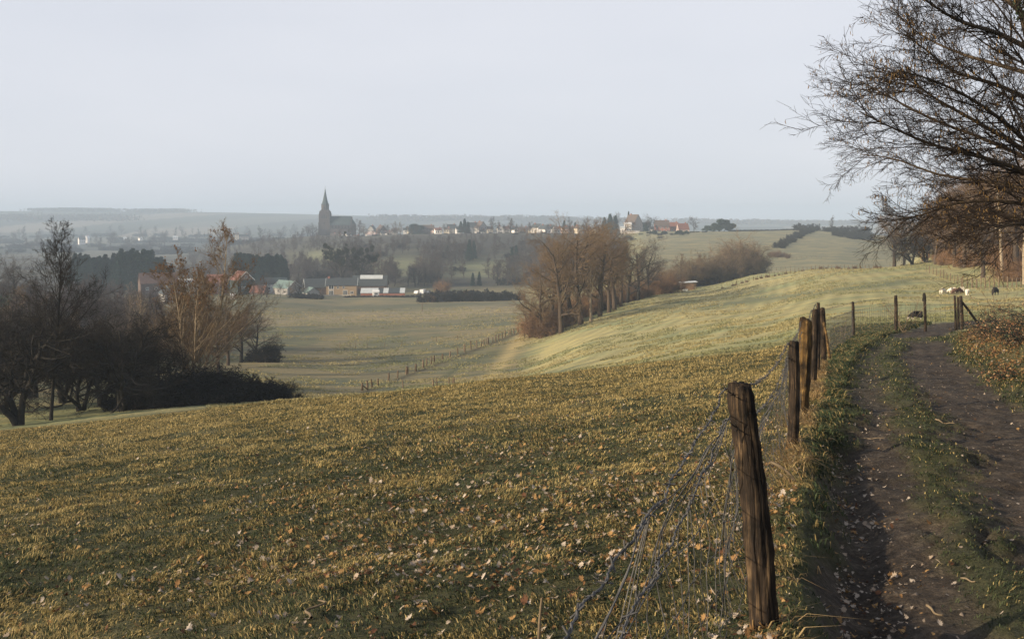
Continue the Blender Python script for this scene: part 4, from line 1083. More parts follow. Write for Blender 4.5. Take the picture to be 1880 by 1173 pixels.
vh(676, 930, 446, 27, 7, 4, 8.5, -14, 'x', 'dark_brick', 'slate', 'long dark slate roofed house below the church', 3, group=G)
vh(693, 925, 444, 9, 9, 7, 12.5, 16, 'y', 'pink_wall', 'slate', 'narrow house with a steep sunlit pink gable', 1, group=G)
vh(712, 940, 436, 11, 7, 7, 10, -6, 'x', 'white_wall', 'brown_tile', 'small white cube shaped house right of the pink gable', 2, group=G)
vh(704, 955, 434, 10, 7, 4.5, 8, 10, 'x', 'grey_wall', 'slate', 'grey house with slate roof beside the white cube shaped house', 2, group=G)
vh(700, 985, 428, 14, 8, 5, 12, 30, 'y', 'dark_brick', 'brown_tile', 'brown gabled house just right of the church trees', 2, group=G)
vh(683, 990, 427, 12, 8, 5, 11, -20, 'y', 'grey_wall', 'slate', 'steep grey roof close beside the church trees', 2, group=G)
vh(744, 930, 428, 7, 6, 5, 8, 0, 'x', 'white_wall', 'slate', 'little white house alone left of the dark round conifer', 1, group=G)
vh(785, 930, 425, 23, 8, 4.5, 10, -4, 'x', 'dark_brick', 'brown_tile', 'wide dark brown roofed house right of the dark round conifer', 4, group=G)
vh(804, 905, 429, 12, 7, 6, 9, 10, 'x', 'white_wall', 'red_tile', 'white house with low reddish roof half way along the ridge', 3, group=G)
vh(821, 900, 433, 10, 7, 10, 13, -10, 'x', 'cream_wall', 'brown_tile', 'tall narrow cream house at the edge of the wood', 2, group=G)
vh(829, 925, 425, 16, 8, 5, 11, 4, 'x', 'grey_wall', 'slate', 'grey house behind the tall cream house', 3, group=G)
vh(868, 870, 426, 16, 8, 8, 15, 12, 'x', 'grey_wall', 'slate', 'slate roofed house joined to the big grey gable', 3, group=G)
vh(883, 850, 428, 16, 10, 9, 18, 24, 'y', 'grey_wall', 'brown_tile', 'house with a big plain grey gable facing the valley', 2, group=G)
vh(886, 830, 431, 8, 6, 5, 8, 0, 'x', 'white_wall', 'slate', 'small white annexe under the big grey gable', 1, group=G)
vh(918, 850, 425, 12, 8, 5, 9, 10, 'y', 'white_wall', 'brown_tile', 'white gable between two bare trees', 1, group=G)
vh(960, 840, 427, 18, 8, 4.5, 8.5, 3, 'x', 'dark_brick', 'brown_tile', 'low brown bungalow right of the bare tree pair', 3, group=G)
vh(978, 830, 427, 15, 8, 5, 9.5, -3, 'x', 'cream_wall', 'brown_tile', 'low cream bungalow left of the white gables', 3, group=G)
vh(986, 815, 428, 12, 9, 9, 14.5, 40, 'y', 'white_wall', 'slate', 'white house with its steep gable turned to the right', 2, group=G)
vh(1000, 800, 429, 13, 9, 8, 13.5, 36, 'y', 'white_wall', 'slate', 'brightest white gabled house with dark slate roof', 2, group=G)
vh(1013, 815, 428, 10, 8, 7, 12, 30, 'y', 'white_wall', 'slate', 'smaller white gabled house behind the brightest one', 1, group=G)
vh(1036, 800, 428, 13, 8, 7, 10, 12, 'x', 'pink_wall', 'brown_tile', 'pale pink house left of the reddish bare trees', 3, group=G)
vh(1061, 790, 429, 9, 8, 9, 13, 20, 'y', 'cream_wall', 'brown_tile', 'tan gabled house seen behind the hedgerow oaks', 1, group=G)
vh(1094, 790, 428, 11, 8, 6, 9, -5, 'x', 'cream_wall', 'slate', 'cream house behind the top of the hedgerow oaks', 2, group=G)
vh(1163, 780, 422, 22, 11, 10, 24, 42, 'y', 'grey_wall', 'brown_tile', 'large house with tall brown roof and grey gable on the skyline', 2, group=G)
vh(1152, 768, 426, 13, 7, 13, 15, 4, 'x', 'white_wall', 'white_paint', 'white bay front of the large house', 3, group=G, chim=False)
vh(1143, 765, 427, 8, 6, 7.5, 9.5, 0, 'x', 'white_wall', 'pale_sheet', 'white flat annexe left of the white bay front', 1, group=G, chim=False)
vh(1186, 785, 424, 14, 8, 6, 13, -8, 'x', 'grey_wall', 'slate', 'slate roofed house behind the dark round shrub', 2, group=G)
vh(1215, 770, 428, 25, 9, 11, 20, 6, 'x', 'red_brick', 'brown_tile', 'brick house with brown roof and white windows', 4, group=G)
vh(1237, 780, 426, 15, 9, 7, 15, 3, 'x', 'red_brick', 'red_tile', 'red roofed house between the brick house and the bright red gable', 2, group=G)
vh(1253, 765, 428, 19, 9, 6, 15, 16, 'x', 'pink_wall', 'red_tile', 'house with the brightest red roof at the right end of the village', 2, group=G)
def lowwall():
    loc = P(1158, 755); z = -(428 - HY) / F * 755; root = empty('garden_wall', (loc[0], loc[1], z), -.12); tag(root, 'long white terrace wall with posts in front of the large house', 'wall'); m = MB()
    m.box(-6.5, 6.5, -.2, .2, -2.5, .9)
    for i in range(8): m.box(-6.5 + i * 1.83, -6.3 + i * 1.83, -.26, .26, .9, 1.5)
    m.box(-6.6, 6.6, -.3, .3, 1.5, 1.72); m.build('wall', M['white_wall'], root)
lowwall()
# farther farms on the left
vh(150, 1480, 446, 11, 8, 6, 10, 12, 'x', 'white_wall', 'slate', 'far white farm among hedges on the left', 3, group='far farms')
vh(160, 1495, 443, 6, 7, 5, 9, -30, 'y', 'white_wall', 'white_paint', 'far white gable next to the white farm on the left', 1, group='far farms')
vh(230, 1600, 441, 6, 7, 3, 5, 0, 'x', 'white_wall', 'pale_sheet', 'far tiny white house left of the tall leafy tree', 1, group='far farms')
vh(258, 1620, 440, 6, 7, 3, 5, 20, 'y', 'white_wall', 'slate', 'far tiny white gable over the conifer block', 1, group='far farms')
vh(322, 1500, 438, 9, 7, 2, 4, 0, 'x', 'white_wall', 'pale_sheet', 'far low white building behind the tip of the leafy tree', 2, group='far farms')
vh(435, 1250, 440, 7, 8, 8, 10, 0, 'x', 'cream_wall', 'brown_tile', 'sunlit cream house far left of the church', 1, group='far farms')
vh(448, 1270, 438, 16, 8, 3.5, 6.5, 0, 'x', 'grey_wall', 'slate', 'long dark roofed farm right of the sunlit cream house', 3, group='far farms')
vh(70, 1150, 470, 36, 12, 1.6, 3.0, -4, 'x', 'pale_sheet', 'pale_sheet', 'long pale greenhouse roof behind the tall bare tree', 4, group='far farms', chim=False)

# open field shelter below the hedgerow
def shelter():
    loc = P(1263, 276); root = empty('field_shelter', loc, -math.atan2(loc[0], loc[1]) + .18); tag(root, 'small boarded field shelter with sloping roof beside the hedgerow', 'field shelter')
    w = MB()
    for k in range(7): w.box(-2.0, 1.4, -1.23 - .012 * (k % 2), -1.15, .05 + k * .27, .30 + k * .27)
    w.box(-2.0, -1.92, -1.14, 1.2, -.3, 1.95); w.box(-2.0, 2.0, 1.12, 1.2, -.3, 2.1); w.build('board_wall', M['brown_wood'], root)
    p = MB(); [p.box(x - .07, x + .07, y - .07, y + .07, -.4, 2.05) for x in (1.62, 1.95) for y in (-1.12, 1.04)]; p.build('corner_posts', M['post_far'], root)
    r = MB(); V = [(-2.3, -1.6, 2.0), (2.4, -1.6, 2.3), (2.4, 1.5, 2.42), (-2.3, 1.5, 2.12)]; V += [(x, y, z + .12) for x, y, z in V]; r.poly(V, [(3, 2, 1, 0), (4, 5, 6, 7), (0, 1, 5, 4), (1, 2, 6, 5), (2, 3, 7, 6), (3, 0, 4, 7)]); r.build('roof', M['pale_sheet'], root)
    t = empty('water_trough', P(1258, 272)); tag(t, 'pale water trough in front of the boarded shelter', 'trough'); m = MB(); m.box(-.7, .7, -.35, -.29, 0, .6); m.box(-.7, .7, .29, .35, 0, .6); m.box(-.7, -.64, -.287, .287, 0, .6); m.box(.64, .7, -.287, .287, 0, .6); m.box(-.635, .635, -.285, .285, .02, .3); m.build('tub', M['pale_sheet'], t)
shelter()

# vehicles by the farm
def car(px, d, rot, paint, label, van=False):
    root = empty('parked_car', P(px, d), rot); tag(root, label, 'car')
    prof = [(-2.1, .3), (2.1, .3), (2.15, .75), (1.2, .95), (.55, 1.45), (-1.3, 1.48), (-2.05, .95)] if not van else [(-2.5, .35), (2.5, .35), (2.5, 1.0), (2.0, 1.25), (1.5, 2.1), (-2.5, 2.15)]
    b = MB(); b.extr(prof, 'y', -.85, .85); b.build('body', M[paint], root)
    w = MB()
    q = [(-1.2, .98), (1.0, .98), (.5, 1.38), (-1.15, 1.4)] if not van else [(.6, 1.2), (1.9, 1.2), (1.45, 1.95), (.6, 1.95)]
    for s in (-1, 1): w.extr(q, 'y', *sorted((s * .845, s * .87)))
    w.build('side_windows', M['glass'], root)
    for x in (-1.35, 1.35):
        for s in (-1, 1):
            t = MB(); t.extr([(x + .32 * math.cos(k * .5236), .32 + .32 * math.sin(k * .5236)) for k in range(12)], 'y', *sorted((s * .70, s * .89))); t.build('wheel', M['black_rubber'], root)
car(777, 432, 1.35, 'white_car', 'white van parked by the road right of the farm', True)
car(767, 434, 1.2, 'white_car', 'small white car parked left of the white van')
car(787, 430, 1.8, 'grey_car', 'grey car parked right of the white van')
# more of the village
for px, d, row, wp, D, ev, rg, rot, rd, wl, rf, lb in ((640, 960, 437, 9, 7, 5, 8, 10, 'x', 'white_wall', 'slate', 'white cottage just below the church nave'), (655, 940, 441, 11, 7, 4.5, 8, -15, 'x', 'cream_wall', 'old_tile', 'cream cottage with weathered tiles below the nave'), (626, 965, 438, 8, 7, 4, 7.5, 20, 'y', 'white_wall', 'brown_tile', 'small white gable under the church tower'), (612, 975, 437, 9, 7, 4, 7, -5, 'x', 'grey_wall', 'brown_tile', 'low grey cottage at the foot of the church tower'), (724, 930, 431, 10, 7, 5, 9, -12, 'x', 'grey_wall', 'brown_tile', 'grey cottage between the cube shaped house and the conifer'), (752, 940, 426, 9, 7, 5, 8, 14, 'x', 'cream_wall', 'brown_tile', 'cream cottage left of the wide brown roof'), (796, 915, 431, 8, 7, 5, 8, -20, 'y', 'pink_wall', 'old_tile', 'small pink gable under the wide brown roof'), (842, 890, 428, 10, 7, 6, 10, 8, 'x', 'white_wall', 'slate', 'white house left of the dark conifers on the ridge'), (900, 850, 427, 10, 8, 5, 9, -8, 'x', 'cream_wall', 'brown_tile', 'cream house under the bare tree left of the ridge gap'), (930, 850, 426, 12, 8, 5, 9, 6, 'x', 'grey_wall', 'old_tile', 'grey house with weathered tiles behind the bare tree pair'), (945, 845, 427, 8, 7, 5, 9, 24, 'y', 'white_wall', 'slate', 'narrow white gable left of the brown bungalow'), (1024, 810, 428, 11, 8, 6, 10, -6, 'x', 'white_wall', 'old_tile', 'white house between the white gables and the pink house'), (1048, 805, 428, 10, 8, 6, 10, 8, 'x', 'cream_wall', 'brown_tile', 'cream house right of the pink house'), (1078, 800, 428, 12, 8, 6, 10, -10, 'x', 'pink_wall', 'brown_tile', 'pink house hidden behind the tall bare trees'), (1200, 775, 427, 10, 7, 5, 9, 10, 'x', 'white_wall', 'slate', 'low white house left of the brick house')):
    vh(px, d, row, wp, D, ev, rg, rot, rd, wl, rf, lb, 2, group=G)
# ---------------------------------------------------------------- prototypes
PL = {}
def reg(key, name, gen, mats, names=('trunk', 'crown', 'leaves')): PL[key] = Plant(name, gen, [M[m] for m in mats], names)
TM = ('bark_brown', 'twig_brown', 'leaf_brown')
reg('oak1', 'oak_tree', proto_oak(1, 18, .46, leaves=3200, lsz=.06), TM)
reg('oak2', 'oak_tree', proto_oak(2, 19, .44, leaves=3200, lsz=.07, t0=.28), TM)
reg('oak3', 'oak_tree', proto_oak(3, 16, .52, leaves=2600, lsz=.07, up=.02, lean=.06), TM)
reg('oakd1', 'bare_tree', proto_oak(4, 15, .55, up=.02, tw=.014), ('bark_dark', 'twig_grey'))
reg('oakd2', 'bare_tree', proto_oak(5, 15, .5, up=.03, tw=.014), ('bark_dark', 'twig_grey'))
reg('poll', 'pollard_tree', proto_upright(6, 11, (34, 6, 4, 0), .012, trunk_r=.030, t0=.42, ang=26, spreadf=.40), ('bark_pale', 'twig_brown'))
reg('up1', 'slender_tree', proto_upright(7, 11.5, (40, 9, 8, 5), .010, ang=30, spreadf=.36, t0=.25), ('bark_dark', 'twig_dark'))
reg('upl', 'leafy_tree', proto_upright(8, 13, (24, 9, 7, 4), .010, leaves=2100, lsz=.085, lmin=.55, stems=5, trunk_r=.011, t0=.16, ang=30, spreadf=.42), ('bark_pale', 'twig_brown', 'leaf_brown'))
reg('th1', 'hawthorn_tree', proto_thorn(9, 7.0, 4, (9, 8, 7, 5)), ('bark_dark', 'twig_dark'))
reg('th2', 'hawthorn_tree', proto_thorn(10, 6.8, 3, (10, 8, 7, 5), spreadf=.75), ('bark_dark', 'twig_dark'))
reg('bushd', 'bramble_bush', proto_bush(11, 2.4, 3.6, 40, (10, 8, 5), .012, 5200, .07), ('bush_dark', 'bush_dark', 'bush_dark'), ('stems', 'foliage', 'leaves'))
reg('bushb', 'bare_shrub', proto_bush(12, 5.0, 4.6, 30, (10, 8, 5), .016), ('bark_brown', 'bush_brown'), ('stems', 'foliage'))
reg('busho', 'bare_shrub', proto_bush(13, 5.0, 4.6, 30, (10, 8, 5), .018), ('bark_brown', 'bush_orange'), ('stems', 'foliage'))
reg('busha', 'alder_thicket', proto_bush(14, 9.0, 5.0, 34, (10, 8, 5), .022), ('bark_brown', 'twig_brown'), ('stems', 'foliage'))
reg('far0', 'bare_tree', proto_far(15, 11, 0), ('bark_dark', 'twig_far'))
reg('far1', 'bare_tree', proto_far(16, 12, 1), ('bark_dark', 'twig_far'))
reg('far2', 'bare_tree', proto_far(17, 10, 0), ('bark_brown', 'twig_brown'))
reg('farb', 'hedge_shrub', proto_bush(18, 3.2, 4.5, 20, (8, 6, 4), .035, 1800, .16), ('bush_dark', 'bush_dark', 'bush_dark'), ('stems', 'foliage', 'leaves'))
reg('con', 'spruce_tree', proto_conifer(19, 17, 3.3), ('bark_dark', 'conifer'))
reg('con2', 'pine_tree', proto_conifer(20, 12, 4.2, 20, 9, True), ('bark_dark', 'conifer'))
reg('ever', 'evergreen_bush', proto_evergreen(21, 8, 11), ('bark_dark', 'evergreen'))
reg('wood1', 'bare_tree', proto_oak(22, 17, .42, leaves=2600, lsz=.09, t0=.3), ('bark_brown', 'twig_orange', 'leaf_brown'))
reg('wood2', 'bare_tree', proto_upright(23, 16, (20, 7, 6, 4), .014, ang=40, spreadf=.36, trunk_r=.014, t0=.25), ('bark_pale', 'twig_orange'))

# ---- left clump of dark thorns
g = None
PL['up1'].put(93, 61, .98, .4, 'tall slender bare tree rising above the dark thorn thicket')
PL['th1'].put(37, 57, 1.2, .6, 'dark many stemmed hawthorn at the left edge of the meadow')
PL['th1'].put(228, 63.5, 1.12, 2.3, 'wide crooked hawthorn with arching dark limbs')
PL['upl'].put(352, 73, 1.0, .9, 'tall pale barked tree holding brown leaves at its top')
TH = 'dark hawthorns of the thicket'
for px, d, h, k in ((-50, 62, 1.2, 'th2'), (148, 68, .9, 'th2'), (182, 72, 1.15, 'th1'), (5, 72, 1.3, 'th2'), (286, 69, .75, 'th2'), (110, 78, 1.2, 'th1'), (250, 80, .95, 'th2'), (-110, 70, 1.3, 'th1'), (60, 88, 1.3, 'th2'), (205, 92, 1.15, 'th1'), (10, 96, 1.5, 'th1')):
    PL[k].put(px, d, h, None, 'dark tangled hawthorn standing within the thicket beyond the meadow', 'tree', TH)
BB = 'low dark bramble mounds'
for px, d, h, w in ((318, 66, .95, 1.3), (352, 67, .95, 1.3), (392, 69, .85, 1.2), (428, 70.5, .85, 1.2), (462, 71.5, .80, 1.2), (494, 72.5, .62, 1.3), (518, 73, .40, 1.6), (280, 66, .8, 1.3), (368, 73, 1.0, 1.3), (240, 67, .5, 1.2)):
    PL['bushd'].put(px, d, h, None, 'low dense dark bramble mound at the foot of the thicket', 'bush', BB, .1, w)
# row behind the thicket
for px, d, h, k, l in ((443, 150, .72, 'oakd1', 'round bare tree on the pasture edge behind the bramble mounds'), (418, 142, .66, 'oak3', 'brown leaved tree leaning behind the tall leafy tree'), (470, 154, .58, 'oakd2', 'small bare tree next to the round one on the pasture edge'), (400, 124, .6, 'oak3', 'brownish low tree just right of the tall leafy tree')):
    PL[k].put(px, d, h, None, l)
PL['bushd'].put(488, 152, 1.1, None, 'dark bush alone at the pasture edge', 'bush')
LG = 'bare trees in the hollow behind the thicket'
for i in range(44):
    px = -80 + RZ.rand() * 470; d = 105 + 190 * RZ.rand() ** .9
    if px > 330 and d > 190: continue
    k = ('oakd1', 'oakd2', 'oak3', 'far0', 'far1', 'busha')[RZ.randint(6)]
    PL[k].put(px, d, (.62 if k[0] == 'o' else .8) * (.75 + .45 * RZ.rand()), None, 'grey brown bare tree in the misty hollow behind the thorn thicket', 'tree', LG)
PL['poll'].put(238, 175, .85, None, 'pale birch like tree with thin white upright stems'); PL['poll'].put(258, 180, .9, None, 'second pale thin stemmed tree beside the white one')
PL['oakd1'].put(-4, 232, 1.18, 1., 'big bare tree cut by the left edge'); PL['oakd2'].put(22, 228, 1.22, 2., 'big bare tree with fine round crown near the left edge')
PL['far1'].put(52, 236, 1.1, 1., 'narrow bare tree right of the big one near the left edge')
for px, d in ((-20, 222), (6, 218), (30, 222), (-45, 226)): PL['ever'].put(px, d, 1.1, None, 'dark evergreen mass below the big bare trees', 'bush', 'dark evergreens at the left edge')
# ---- conifer blocks
CG = 'dark spruces of the left plantation'
for i in range(64):
    q = (i + RZ.rand() * .8) / 64; px = 132 + 186 * q; row = i % 3
    PL['con'].put(px, 462 + row * 14 + 6 * RZ.rand(), (1.18 if 220 < px < 280 else 1.05) * (.88 + .2 * RZ.rand()) * (1.0 - .22 * sst(285, 318, px)), None, 'dark spruce in the wide plantation on the left', 'tree', CG)
CG = 'dark spruces of the small plantation'
for i in range(40):
    q = (i + RZ.rand() * .8) / 40; px = 430 + 97 * q; row = i % 3
    PL['con'].put(px, 478 + row * 12 + 5 * RZ.rand(), 1.05 * (.85 + .2 * RZ.rand()) * (1.0 - .15 * q), None, 'dark spruce in the compact plantation above the orange roof', 'tree', CG)
# ---- trees around the farm
FG = 'bare trees round the farm'
for px, d, h, k in ((480, 402, .62, 'far0'), (490, 398, .68, 'oakd1'), (515, 402, .60, 'far0'), (532, 400, .72, 'far2'), (548, 404, .62, 'oakd2'), (560, 400, .5, 'far0'), (590, 398, .45, 'far0'), (466, 408, .6, 'far1'), (405, 405, .8, 'far0'), (380, 415, .9, 'far1'), (240, 430, .8, 'far2'), (200, 420, .9, 'far0'), (365, 440, .8, 'far0')):
    PL[k].put(px, d, h * .95, None, 'small bare tree in the orchard in front of the farm', 'tree', FG)
FB = 'clipped dark hedges before the farm'
for px in range(636, 768, 9): PL['farb'].put(px, 412 - (px - 636) * .02, .40, None, 'low dark hedge bush in the row before the farm', 'bush', FB, .3, .95)
for px in (538, 548, 560, 572, 583): PL['farb'].put(px, 398, .75, None, 'dark shrub on the bank left of the farmhouse', 'bush', 'dark shrubs left of the farmhouse')
for px, h in ((790, 1.15), (805, 1.2), (820, 1.3), (838, 1.25), (858, 1.25), (875, 1.35), (893, 1.15), (910, 1.1), (925, 1.1), (940, 1.0)): PL['farb'].put(px, 372, h * 1.2, None, 'dark bush in the hedge across the valley field', 'bush', 'bushes of the valley hedge', .2, 1.1)
PL['busho'].put(795, 370, .5, None, 'rusty shrub at the left end of the valley hedge', 'bush'); PL['busho'].put(856, 378, .72, None, 'rounded tan shrub in the middle of the valley hedge', 'bush')
PL['busho'].put(810, 440, 1.0, None, 'tan bare shrub tree behind the valley hedge', 'bush')
# mistletoe trees
def mistle(key, px, d, h, label, seed, n):
    rng = rs(seed); tr, cr, _ = proto_oak(seed, 20, .56, (14, 9, 7, 4), .022, up=.05, ang=46, t0=.22)
    root = empty('mistletoe_tree', P(px, d), 0, h); tag(root, label, 'tree')
    obj('trunk', tr, M['bark_dark'], root); c = obj('crown', cr, M['twig_dark'], root)
    co = np.empty(len(cr.vertices) * 3, np.float32); cr.vertices.foreach_get('co', co); co = co.reshape(-1, 3)
    u = nrm(rng.randn(260, 3)) * (rng.rand(260, 1) ** .35) * .55; v, q = cards(u, rng, .14, .05); me = mk_mesh('mistletoe_ball', v, [q])
    rad = np.linalg.norm(co[:, :2], axis=1); cand = co[(co[:, 2] > 7) & (rad > 2.5)]
    for i in range(n):
        p = cand[rng.randint(len(cand))]; s = .75 + .8 * rng.rand(); o = obj('mistletoe_ball', me, M['mistletoe'], root, tuple(p)); o.scale = (s, s, s)
mistle('m', 630, 455, 1.34, 'big bare tree full of dark mistletoe balls behind the farmhouse', 31, 62)
mistle('m', 660, 458, 1.2, 'second bare tree with mistletoe balls leaning right behind the farmhouse', 32, 40)
# ---- wood on the slope below the village
WG = 'bare trees along the front of the wood below the village'
def glade(px, py): return any(((px - a) / c) ** 2 + ((py - b) / e) ** 2 < 1 for a, b, c, e in [(735, 490, 46, 16), (600, 472, 46, 11), (895, 491, 60, 11), (885, 505, 60, 6), (860, 520, 60, 8), (560, 470, 30, 8)])
IT = []
while len(IT) < 520:
    px = 545 + RZ.rand() * 600; d = 470 + 300 * RZ.rand(); py = rowof(px, d)
    if glade(px, py) or (px > 680 and d > 765): continue
    IT.append((px, d, (.95 if px > 690 else .8) * (.75 + .45 * RZ.rand()) * (.42 if d > 715 else .62 if d > 640 else 1)))
forest('village_woodland', 'grey brown winter wood covering the slope below the village', IT, ('far0', 'far1', 'far2'), 'twig_far')
cnt = 0
while cnt < 46:
    px = 690 + RZ.rand() * 440; d = 455 + 60 * RZ.rand() + (60 if RZ.rand() < .3 else 0)
    if glade(px, rowof(px, d)): continue
    k = ('far0', 'far1', 'far2', 'oakd2')[RZ.randint(4)]; ph = {'far0': 11, 'far1': 12, 'far2': 10, 'oakd2': 15}[k]
    PL[k].put(px, d, 10.5 * (.7 + .5 * RZ.rand()) / ph, None, 'bare tree at the front edge of the wood below the village', 'tree', WG); cnt += 1
for i in range(70):
    px = 560 + RZ.rand() * 580; d = 470 + 230 * RZ.rand(); py = rowof(px, d)
    if glade(px, py): continue
    PL['farb'].put(px, d, .9 + .5 * RZ.rand(), None, 'dark undergrowth shrub in the wood below the village', 'bush', 'undergrowth of the village wood', .2, 1.3)
for px, d, h in ((862, 600, .8), (870, 610, .7), (822, 610, .5), (940, 560, .75), (948, 590, .65), (716, 560, .4), (880, 470, .42), (868, 468, .4)): PL['con'].put(px, d, h, None, 'dark ivy green conifer within the village wood', 'tree', 'conifers within the village wood')
IT = []
while len(IT) < 210:
    px = 330 + 330 * RZ.rand(); d = 520 + 420 * RZ.rand(); py = rowof(px, d)
    if glade(px, py) or (px > 560 and d > 900) or py < 441: continue
    IT.append((px, d, .55 + .4 * RZ.rand()))
forest('hillside_woodland', 'grey brown winter wood on the slope left of and below the church', IT, ('far0', 'far1', 'far2'), 'twig_far')
IT = []
while len(IT) < 130:
    px = -90 + 500 * RZ.rand(); d = 150 + 270 * RZ.rand()
    if (px > 335 - .1 * d and d > 190) or (px > 225 and d > 290): continue
    IT.append((px, d, .6 + .5 * RZ.rand()))
forest('hollow_woodland', 'misty grey brown trees filling the hollow between the thorn thicket and the farm', IT, ('far0', 'far1', 'far2'), 'twig_far')
# ---- trees on the ridge
for px, d, h, k, l in ((905, 790, 1.3, 'far0', 'bare round tree left of the ridge gap'), (938, 790, 1.25, 'far0', 'bare round tree right of the grey gabled house'), (968, 900, .85, 'far1', 'thin bare tree behind the brown bungalow'), (1075, 760, 1.35, 'far1', 'tall bare tree above the hedgerow oaks'), (1048, 770, 1.2, 'far1', 'bare tree left of the tall one above the hedgerow oaks'), (1096, 765, 1.25, 'far0', 'broad bare tree above the hedgerow oaks'), (1127, 800, 1.6, 'far0', 'bare tree rising behind the big dark conifers'),
    (1195, 755, 1.25, 'oakd1', 'black branched bare tree right of the large house'), (1274, 750, 1.15, 'far0', 'round bare tree alone right of the red roofs'), (565, 985, 1.15, 'oakd2', 'bare tree left of the church'), (574, 990, 1.2, 'oakd1', 'bare tree close to the church tower'), (556, 985, .9, 'far0', 'smaller bare tree at the left of the church group'), (660, 975, 1.6, 'far0', 'bare tree at the right end of the nave'), (648, 965, 1.2, 'far0', 'bare tree in front of the nave'), (711, 1000, 1.35, 'far0', 'bare tree behind the pink gable'), (668, 950, 1.2, 'far2', 'brownish tree right of the nave'), (725, 905, 1.3, 'far2', 'reddish brown bare tree left of the dark round conifer'), (735, 900, 1.2, 'far2', 'second reddish brown bare tree left of the dark round conifer'), (1528, 745, .95, 'far1', 'lone bare tree on the skyline of the right hill')):
    PL[k].put(px, d, h * (.75 if k[:3] == 'oak' else 1), None, l)
VG = 'bare garden trees among the village houses'
for i in range(44):
    px = 640 + 475 * (i + RZ.rand()) / 44; d = (905 - (px - 640) * .33) + 60 * RZ.rand() - 25
    PL[('far0', 'far1', 'far0', 'far2')[RZ.randint(4)]].put(px, d, .45 + .5 * RZ.rand(), None, 'bare garden tree among the houses along the ridge', 'tree', VG)
for i in range(34):
    px = 600 + 520 * (i + RZ.rand()) / 34; d = (900 - (px - 640) * .33) + 40 * RZ.rand() - 30
    PL['farb'].put(px, d, .28 + .3 * RZ.rand(), None, 'dark garden shrub among the houses along the ridge', 'bush', 'garden shrubs among the village houses', .2, 1.2)
for px, d, h, w, l in ((1120, 765, .95, 1.3, 'big dark conifer left of the large house'), (1130, 770, .85, 1.3, 'dark conifer touching the large house'), (1110, 770, .8, 1.3, 'dark conifer at the left of the conifer group'), (853, 830, .75, 1.2, 'dark conifer left of the slate roofed house'), (846, 835, .62, 1.3, 'lower dark conifer on the ridge'), (859, 835, .6, 1.3, 'squat dark conifer beside the slate roof'), (1036, 815, .62, 1.3, 'small dark conifer above the pink house'), (1056, 900, .8, 1.0, 'dark conifer behind the bare trees'), (1154, 800, 1.0, .6, 'slim pine standing behind the large roof'), (1186, 762, .45, 1.6, 'dark cone shaped shrub right of the large house')):
    PL['con'].put(px, d, h, None, l, 'tree', None, 0, w)
PL['con2'].put(760, 915, .85, None, 'dark round conifer on the ridge', 'tree', None, 0, 1.5); PL['con2'].put(771, 925, .8, None, 'second dark round conifer on the ridge', 'tree', None, 0, 1.4)
PL['ever'].put(1324, 742, 1.35, 0, 'wide rounded evergreen on the skyline', 'bush', None, 1.2, 1.5); PL['ever'].put(1298, 745, .62, 1, 'low evergreen left of the wide rounded one', 'bush', None, .2, 1.4)
RGs = 'garden shrubs below the red roofed houses'
for i in range(44):
    px = 1150 + RZ.rand() * 165; d = 610 + 120 * RZ.rand()
    if rowof(px, d) > 446 - (px - 1150) * .13: continue
    PL['ever' if RZ.rand() < .3 else 'farb'].put(px, d, .26 + .28 * RZ.rand(), None, 'dark garden shrub on the slope below the red roofed houses', 'bush', RGs, .2, 1.3)
SK = 'dark hedge along the skyline of the right hill'
for i in range(26):
    px = 1345 + i * 6.1
    if 1428 < px < 1436: continue
    PL['farb'].put(px, 752, .62, None, 'dark clipped hedge bush on the skyline', 'bush', SK, .6, 1.5)
HH = 'dark hedge on the right hill'
for i in range(17):
    q = i / 16; px = 1430 + 64 * q; d = 520 + 190 * q
    PL['farb'].put(px, d, (.78 + .2 * math.sin(i * 2.1)) * (1 + .25 * q), None, 'dark bush of the hedge climbing the right hill', 'bush', HH, .3, 1.3)
for px, d, h in ((1482, 730, 1.9), (1520, 700, 1.3), (1530, 690, 1.3), (1540, 705, 1.5), (1550, 640, 1.5), (1560, 630, 1.7), (1570, 625, 1.6), (1580, 622, 1.5), (1572, 690, 2.2), (1590, 640, 1.4)): PL['farb'].put(px, d, h, None, 'dark scrub bush at the top right of the far hill', 'bush', 'scrub at the top of the right hill', .3, 1.4)
for px, d, h in ((1425, 470, .62), (1432, 468, .5), (1447, 462, .4), (1402, 440, .3), (1416, 474, .4), (1440, 470, .4)): PL['bushb'].put(px, d, h, None, 'brown shrub in the hollow of the right hill', 'bush', 'shrubs in the hollow of the right hill')
# ---- hedgerow of big oaks in the middle
for px, d, h, k, rz, l in ((992, 171, .86, 'oak3', .5, 'spreading golden oak at the low left end of the hedgerow'), (1030, 168, .98, 'oak1', 1.5, 'tall brown oak with a straight dark trunk in the hedgerow'), (1066, 176, 1.04, 'oak2', 3.0, 'tallest brown oak with paired trunks in the hedgerow'), (1102, 190, 1.0, 'oak1', 4.2, 'tall brown oak behind the pollard'), (1048, 186, 1.0, 'oak2', 5., 'brown oak between the two tallest'), (1010, 182, .95, 'oak2', 2., 'brown oak behind the spreading golden one'),
    (1172, 232, 1.0, 'oakd1', .7, 'dark bare oak on the right of the hedgerow'), (1153, 228, .95, 'oakd2', 2.2, 'dark slim oak next to the dark bare one'), (1128, 205, .98, 'oak2', 5.2, 'brown oak left of the dark slim one'), (1190, 248, .95, 'oakd2', 4., 'dark round crowned oak at the end of the big trees')):
    PL[k].put(px, d, h, rz, l)
